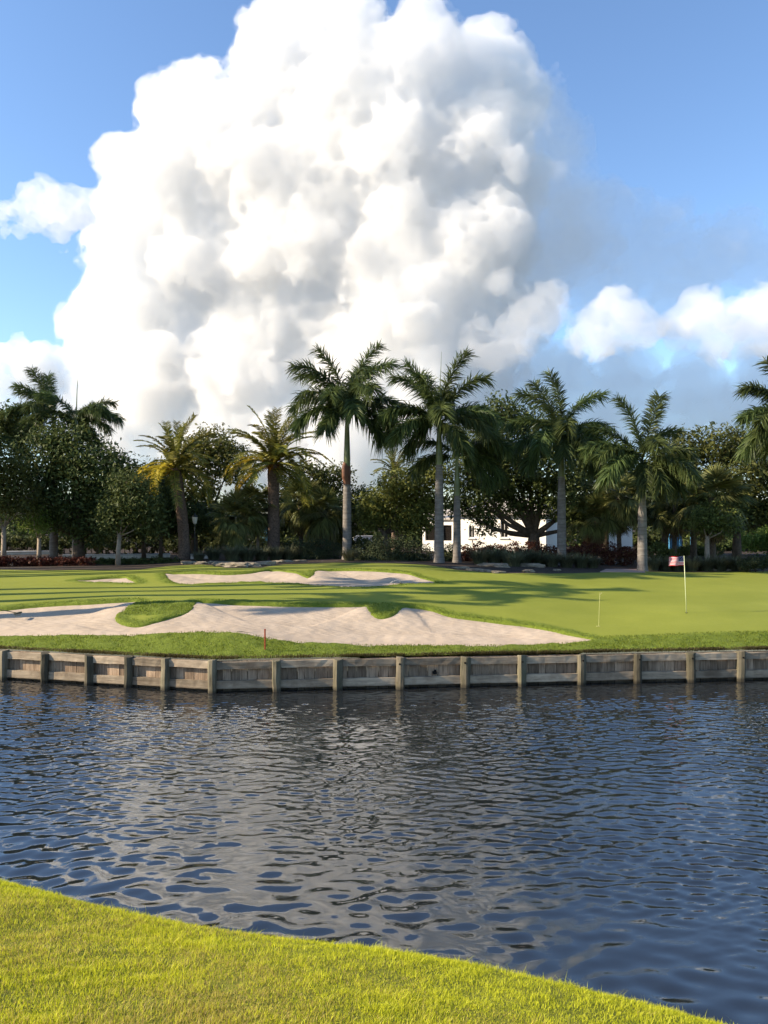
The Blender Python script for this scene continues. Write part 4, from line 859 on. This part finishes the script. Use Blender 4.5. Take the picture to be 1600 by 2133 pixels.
# thin marker pole
X, Y = hit(1247, 1305); z0 = gz(X, Y); k = Y/F; H = 70*k
t = thing('marker_pole', (X, Y, z0), 'thin yellow marker pole with hooked top at the edge of the green', 'pole')
mb = MB(); mb.tube([(0, 0, -.05), (1.5*k, 0, H*.5), (3*k, 0, H)], .008, 6); ob('pole', mb.mesh('pole', M['yellow_stick']), t)
mb = MB(); mb.tube([(3*k, 0, H-.08), (6*k, 0, H), (8*k, 0, H-.01)], .010, 5); ob('hook', mb.mesh('hook', M['yellow_stick']), t)
mb = MB(); mb.tube([(-.08, 0, .005), (.05, 0, .005)], .016, 5); ob('foot', mb.mesh('foot', M['yellow_stick']), t)
# red-brown hazard stake
X, Y = hit(552, 1356); z0 = gz(X, Y); k = Y/F
mb = MB(); mb.box((0, 0, 22*k-.04), (.045, .03, 44*k+.08), bev=.006); mb.box((0, 0, 44*k+.005), (.05, .034, .02), bev=.004)
ob('hazard_stake', mb.mesh('hazard_stake', M['red_stake']), None, (X, Y, z0), None, 'red-brown hazard stake on the grass above the seawall corner', 'stake')
# rakes: long arched handle with a tined head
def rake(label, px_pts, Y, mat, head=None, tilt=0.):
    P = [at(a, b, Y) for a, b in px_pts]; t = thing('bunker_rake', P[0], label, 'rake', 'bunker rakes'); Q = [p-P[0] for p in P]
    mb = MB(); mb.tube(Q, .016, 6); ob('handle', mb.mesh('handle', M[mat], True), t)
    h_ = Q[-1] if head is None else Q[head]; mb = MB(); mb.box(h_, (.09, .5, .05), bev=.01)
    ob('head', mb.mesh('head', M['hose']), t)
    for i in range(7): mb = MB(); mb.tube([h_+Vector((0, -.21+.07*i, -.02)), h_+Vector((.02, -.21+.07*i, -.11))], .008, 4); ob('tine', mb.mesh('tine', M['hose']), t)
X, Y = hit(484, 1327)
rake('bent dark rake handle arched over the grass beside the front bunker', [(484, 1331), (485, 1325), (488, 1319), (494, 1316), (505, 1316), (540, 1322), (575, 1329), (608, 1336)], 25.2, 'hose', 0)
X, Y = hit(35, 1279)
rake('dark rake lying on the sand at the left picture edge', [(-60, 1261), (0, 1270), (37, 1277)], Y-.05, 'hose')
X, Y = hit(826, 1214)
rake('pale rake with bent handle lying in the rear bunker', [(813, 1214), (822, 1210), (829, 1207.5), (833, 1209), (835, 1215)], Y, 'lamp_glass')
print('things', time.time()-T0)

# ------------------------------------------------------------------ clouds
def up3(a, shape):
    for ax in range(3):
        n = a.shape[ax]; m = shape[ax]; p = np.linspace(0, n-1.001, m); i = p.astype(int); f = (p-i).astype(np.float32); f = f*f*(3-2*f)
        sh = [1, 1, 1]; sh[ax] = m; f = f.reshape(sh); a = np.take(a, i, ax)*(1-f)+np.take(a, i+1, ax)*f
    return a
def fbm3(shape, cell, octs, gain, r):
    o = np.zeros(shape, np.float32); amp = 1.
    for k in range(octs):
        o += amp*up3(r.uniform(-1, 1, [max(2, int(s/cell)+2) for s in shape]).astype(np.float32), shape); amp *= gain; cell /= 2
        if cell < 1.5: break
    return o
def surface_nets(d, lo, h):
    s = d > 0; sh1 = tuple(n-1 for n in d.shape); cnt = np.zeros(sh1, np.float32); acc = np.zeros(sh1+(3,), np.float32)
    for ax in range(3):
        oth = [a for a in range(3) if a != ax]
        for u in (0, 1):
            for v in (0, 1):
                o = [0, 0, 0]; o[oth[0]] = u; o[oth[1]] = v; e = o.copy(); e[ax] = 1
                A = d[tuple(slice(o[a], o[a]+sh1[a]) for a in range(3))]; B = d[tuple(slice(e[a], e[a]+sh1[a]) for a in range(3))]; cr = (A > 0) != (B > 0)
                t = np.where(cr, A/(A-B+1e-12), 0); cnt += cr
                for a in range(3): acc[..., a] += np.where(cr, (t if a == ax else o[a]), 0)
    act = cnt > 0; idx = -np.ones(act.shape, np.int64); ii = np.argwhere(act); idx[act] = np.arange(len(ii)); V = (ii+acc[act]/cnt[act][:, None])*h+np.array(lo); faces = []
    for ax in range(3):
        b, c_ = [(1, 2), (2, 0), (0, 1)][ax]; sA = [slice(1, -1)]*3; sB = [slice(1, -1)]*3; sA[ax] = slice(0, -1); sB[ax] = slice(1, None); A = s[tuple(sA)]; B = s[tuple(sB)]
        for flip, m in ((0, A & ~B), (1, ~A & B)):
            off = np.array([1, 1, 1]); off[ax] = 0; p = np.argwhere(m)+off; q = []
            for (ub, uc) in ((-1, -1), (0, -1), (0, 0), (-1, 0)): k = p.copy(); k[:, b] += ub; k[:, c_] += uc; q.append(idx[k[:, 0], k[:, 1], k[:, 2]])
            q = np.stack(q, 1); faces.append(q[:, ::-1] if flip else q)
    return V, np.concatenate(faces)
def vapour(dens, name, alb):
    m = bpy.data.materials.new(name); m.use_nodes = True; t = m.node_tree; t.nodes.clear(); o = t.nodes.new('ShaderNodeOutputMaterial'); q = t.nodes.new('ShaderNodeVolumePrincipled')
    q.inputs['Color'].default_value = (alb, alb*.997, alb*.99, 1); q.inputs['Density'].default_value = dens; t.links.new(q.outputs[0], o.inputs['Volume']); return m
def cloud(label, blobs, dist, h, layers, seed, child=(9, 5), fn=1., group=None, face=lambda x: 0., smooth=8., flat=1., albedo=.972):
    r = random.Random(seed); rn = np.random.default_rng(seed); k = dist/F; sp = []
    for (cx, cy, br, *dd) in blobs:
        Yc = dist+((dd[0] if dd else 0)+r.uniform(-.12, .12)*br+face(cx))*k; p = at(cx, cy, Yc); br *= Yc/F; sp.append((p, br))
        for i in range(child[0]):
            v = Vector((r.gauss(0, 1), r.gauss(0, 1)-.5, r.gauss(0, 1)+.2)).normalized(); r1 = br*r.uniform(.28, .48); v1 = Vector((v.x, v.y*flat, v.z)); c1 = p+v1*(br-r1*.45); sp.append((c1, r1))
            for j in range(child[1]):
                v2 = (Vector((r.gauss(0, 1), r.gauss(0, 1), r.gauss(0, 1))).normalized()+v*.6).normalized(); r2 = r1*r.uniform(.25, .5); sp.append((c1+v2*(r1-r2*.4), r2))
    C = np.array([tuple(q[0]) for q in sp]); Rr = np.array([q[1] for q in sp]); lo = (C-Rr[:, None]).min(0)-12*h; hi = (C+Rr[:, None]).max(0)+12*h; n = np.ceil((hi-lo)/h).astype(int)
    E = np.zeros(n, np.float32); su = smooth; ax = [lo[a]+np.arange(n[a])*h for a in range(3)]
    for c_, rad in zip(C, Rr):
        i0 = np.maximum(((c_-rad-10*h-lo)/h).astype(int), 0); i1 = np.minimum(((c_+rad+10*h-lo)/h).astype(int)+2, n); g = [((ax[a][i0[a]:i1[a]]-c_[a])/(flat if a == 1 else 1))**2 for a in range(3)]
        q = rad-np.sqrt(g[0][:, None, None]+g[1][None, :, None]+g[2][None, None, :]); E[i0[0]:i1[0], i0[1]:i1[1], i0[2]:i1[2]] += np.exp(np.clip(q, -200, 200)/su)*(q > -10*h)
    d = np.clip(su*np.log(E+math.exp(-10*h/su))-.35*su, -10*h, 10*h).astype(np.float32)
    for _ in range(2):
        for a in range(3): d = (np.roll(d, 1, a)+2*d+np.roll(d, -1, a))/4
    n = tuple(n); away = d < -7*h; d += fn*((.35-np.abs(fbm3(n, 130/h, 1, 1, rn)))*22+fbm3(n, 150/h, 2, .5, rn)*22)
    fine = d+fn*(fbm3(n, 60/h, 4, .66, rn)*24+(1-2*np.abs(fbm3(n, 70/h, 4, .55, rn)))*20)
    fine[away] = -99
    base = at(sum(b[0] for b in blobs)/len(blobs), max(b[1] for b in blobs), dist)
    def mk(f, off):
        f = f+off; f[[0, -1]] = -1; f[:, [0, -1]] = -1; f[:, :, [0, -1]] = -1; V, Q = surface_nets(f, lo-np.array(base), h); return V, Q
    o = None
    for off, dens in layers:                              # thin outer vapour first, denser hearts inside it
        V, Q = mk(fine, off); me = mesh_np('cloud', V, Q, [vapour(dens, 'cloud_vapour', albedo)], True)
        if o is None: o = ob('cloud', me, None, base, None, label, 'cloud', group)
        else: ob('cloud_heart', me, o)
    return o
cloud('towering white cumulus cloud filling the middle of the sky', [(640, 95, 100), (720, 110, 95), (560, 150, 60), (880, 100, 66), (888, 62, 42), (1020, 100, 42), (1035, 150, 50), (980, 230, 120), (800, 230, 150), (600, 260, 160), (440, 240, 90), (370, 210, 50), (350, 260, 55), (400, 340, 120), (255, 340, 36), (260, 400, 42), (300, 430, 80), (500, 420, 190), (720, 420, 200), (930, 400, 170), (280, 540, 75), (400, 580, 160), (640, 620, 200), (900, 600, 180), (1020, 520, 80), (225, 640, 50), (178, 700, 42), (250, 720, 100), (400, 760, 150), (600, 800, 160), (800, 800, 150), (1000, 720, 90), (1115, 665, 42), (300, 880, 120), (520, 930, 130), (760, 930, 130), (950, 850, 90), (180, 860, 90), (90, 800, 50)], 3000, 8, ((20, .002), (4, .010)), 1, (10, 7), 1., face=lambda x: -.38*(min(x, 900)-600)+.6*max(0, x-900), flat=.34, albedo=.98, smooth=30.)
cloud('soft grey-blue flank on the right side of the cumulus', [(1060, 190, 62), (1120, 230, 60), (1040, 280, 90), (1140, 330, 75), (1090, 420, 100), (1180, 420, 60), (1130, 520, 90), (1210, 500, 60), (1080, 600, 80)], 2950, 11, ((14, .0022), (-20, .0016)), 8, face=lambda x: -60+.5*(x-1000), albedo=.99)
SMALL = 'small clouds beside the cumulus'
cloud('small soft cloud at the left edge beside the cumulus', [(95, 430, 34), (55, 455, 26), (150, 445, 34), (110, 470, 26), (10, 455, 16), (190, 450, 26), (220, 440, 22)], 3000, 6, ((4, .006),), 2, (8, 5), .9, group=SMALL)
cloud('low pale cloud at the left picture edge above the palms', [(25, 745, 34), (-40, 770, 50), (70, 790, 40), (0, 820, 50)], 3300, 9, ((6, .006),), 3, (8, 4), .9, group=SMALL)
cloud('small white cloud low right of the cumulus', [(1265, 675, 42), (1225, 690, 30), (1315, 695, 30), (1290, 655, 24), (1350, 690, 16)], 2000, 5, ((2, .008),), 4, (8, 5), .8, group=SMALL)
cloud('row of small white puffs low between the cumulus and the next cloud', [(1105, 655, 34), (1060, 690, 34), (1140, 640, 24), (1010, 720, 34), (1085, 700, 30), (1040, 590, 14)], 2050, 5, ((2, .004),), 9, (8, 5), .8, group=SMALL)
cloud('white cloud low at the right picture edge', [(1460, 670, 48), (1540, 655, 42), (1600, 640, 46), (1420, 685, 26), (1500, 710, 36), (1650, 660, 60), (1580, 700, 40)], 2000, 5.5, ((2, .008),), 5, (8, 5), .8, group=SMALL)
cloud('thin grey cloud veil right of the cumulus', [(1230, 480, 90), (1330, 520, 90), (1430, 560, 90), (1520, 530, 70), (1250, 600, 80), (1150, 560, 80), (1380, 620, 70), (1600, 540, 70)], 3050, 12, ((10, .0021),), 6, (8, 3), 1., group=SMALL)
cloud('hazy low cloud bank behind the right-hand palms', [(1150, 800, 80), (1300, 820, 80), (1450, 830, 80), (1600, 810, 80), (1050, 880, 90), (1250, 900, 90), (1420, 910, 80), (1560, 900, 80), (1000, 950, 90), (1700, 880, 90)], 3100, 13, ((10, .0055),), 7, (8, 3), 1., group=SMALL)
print('done', time.time()-T0)
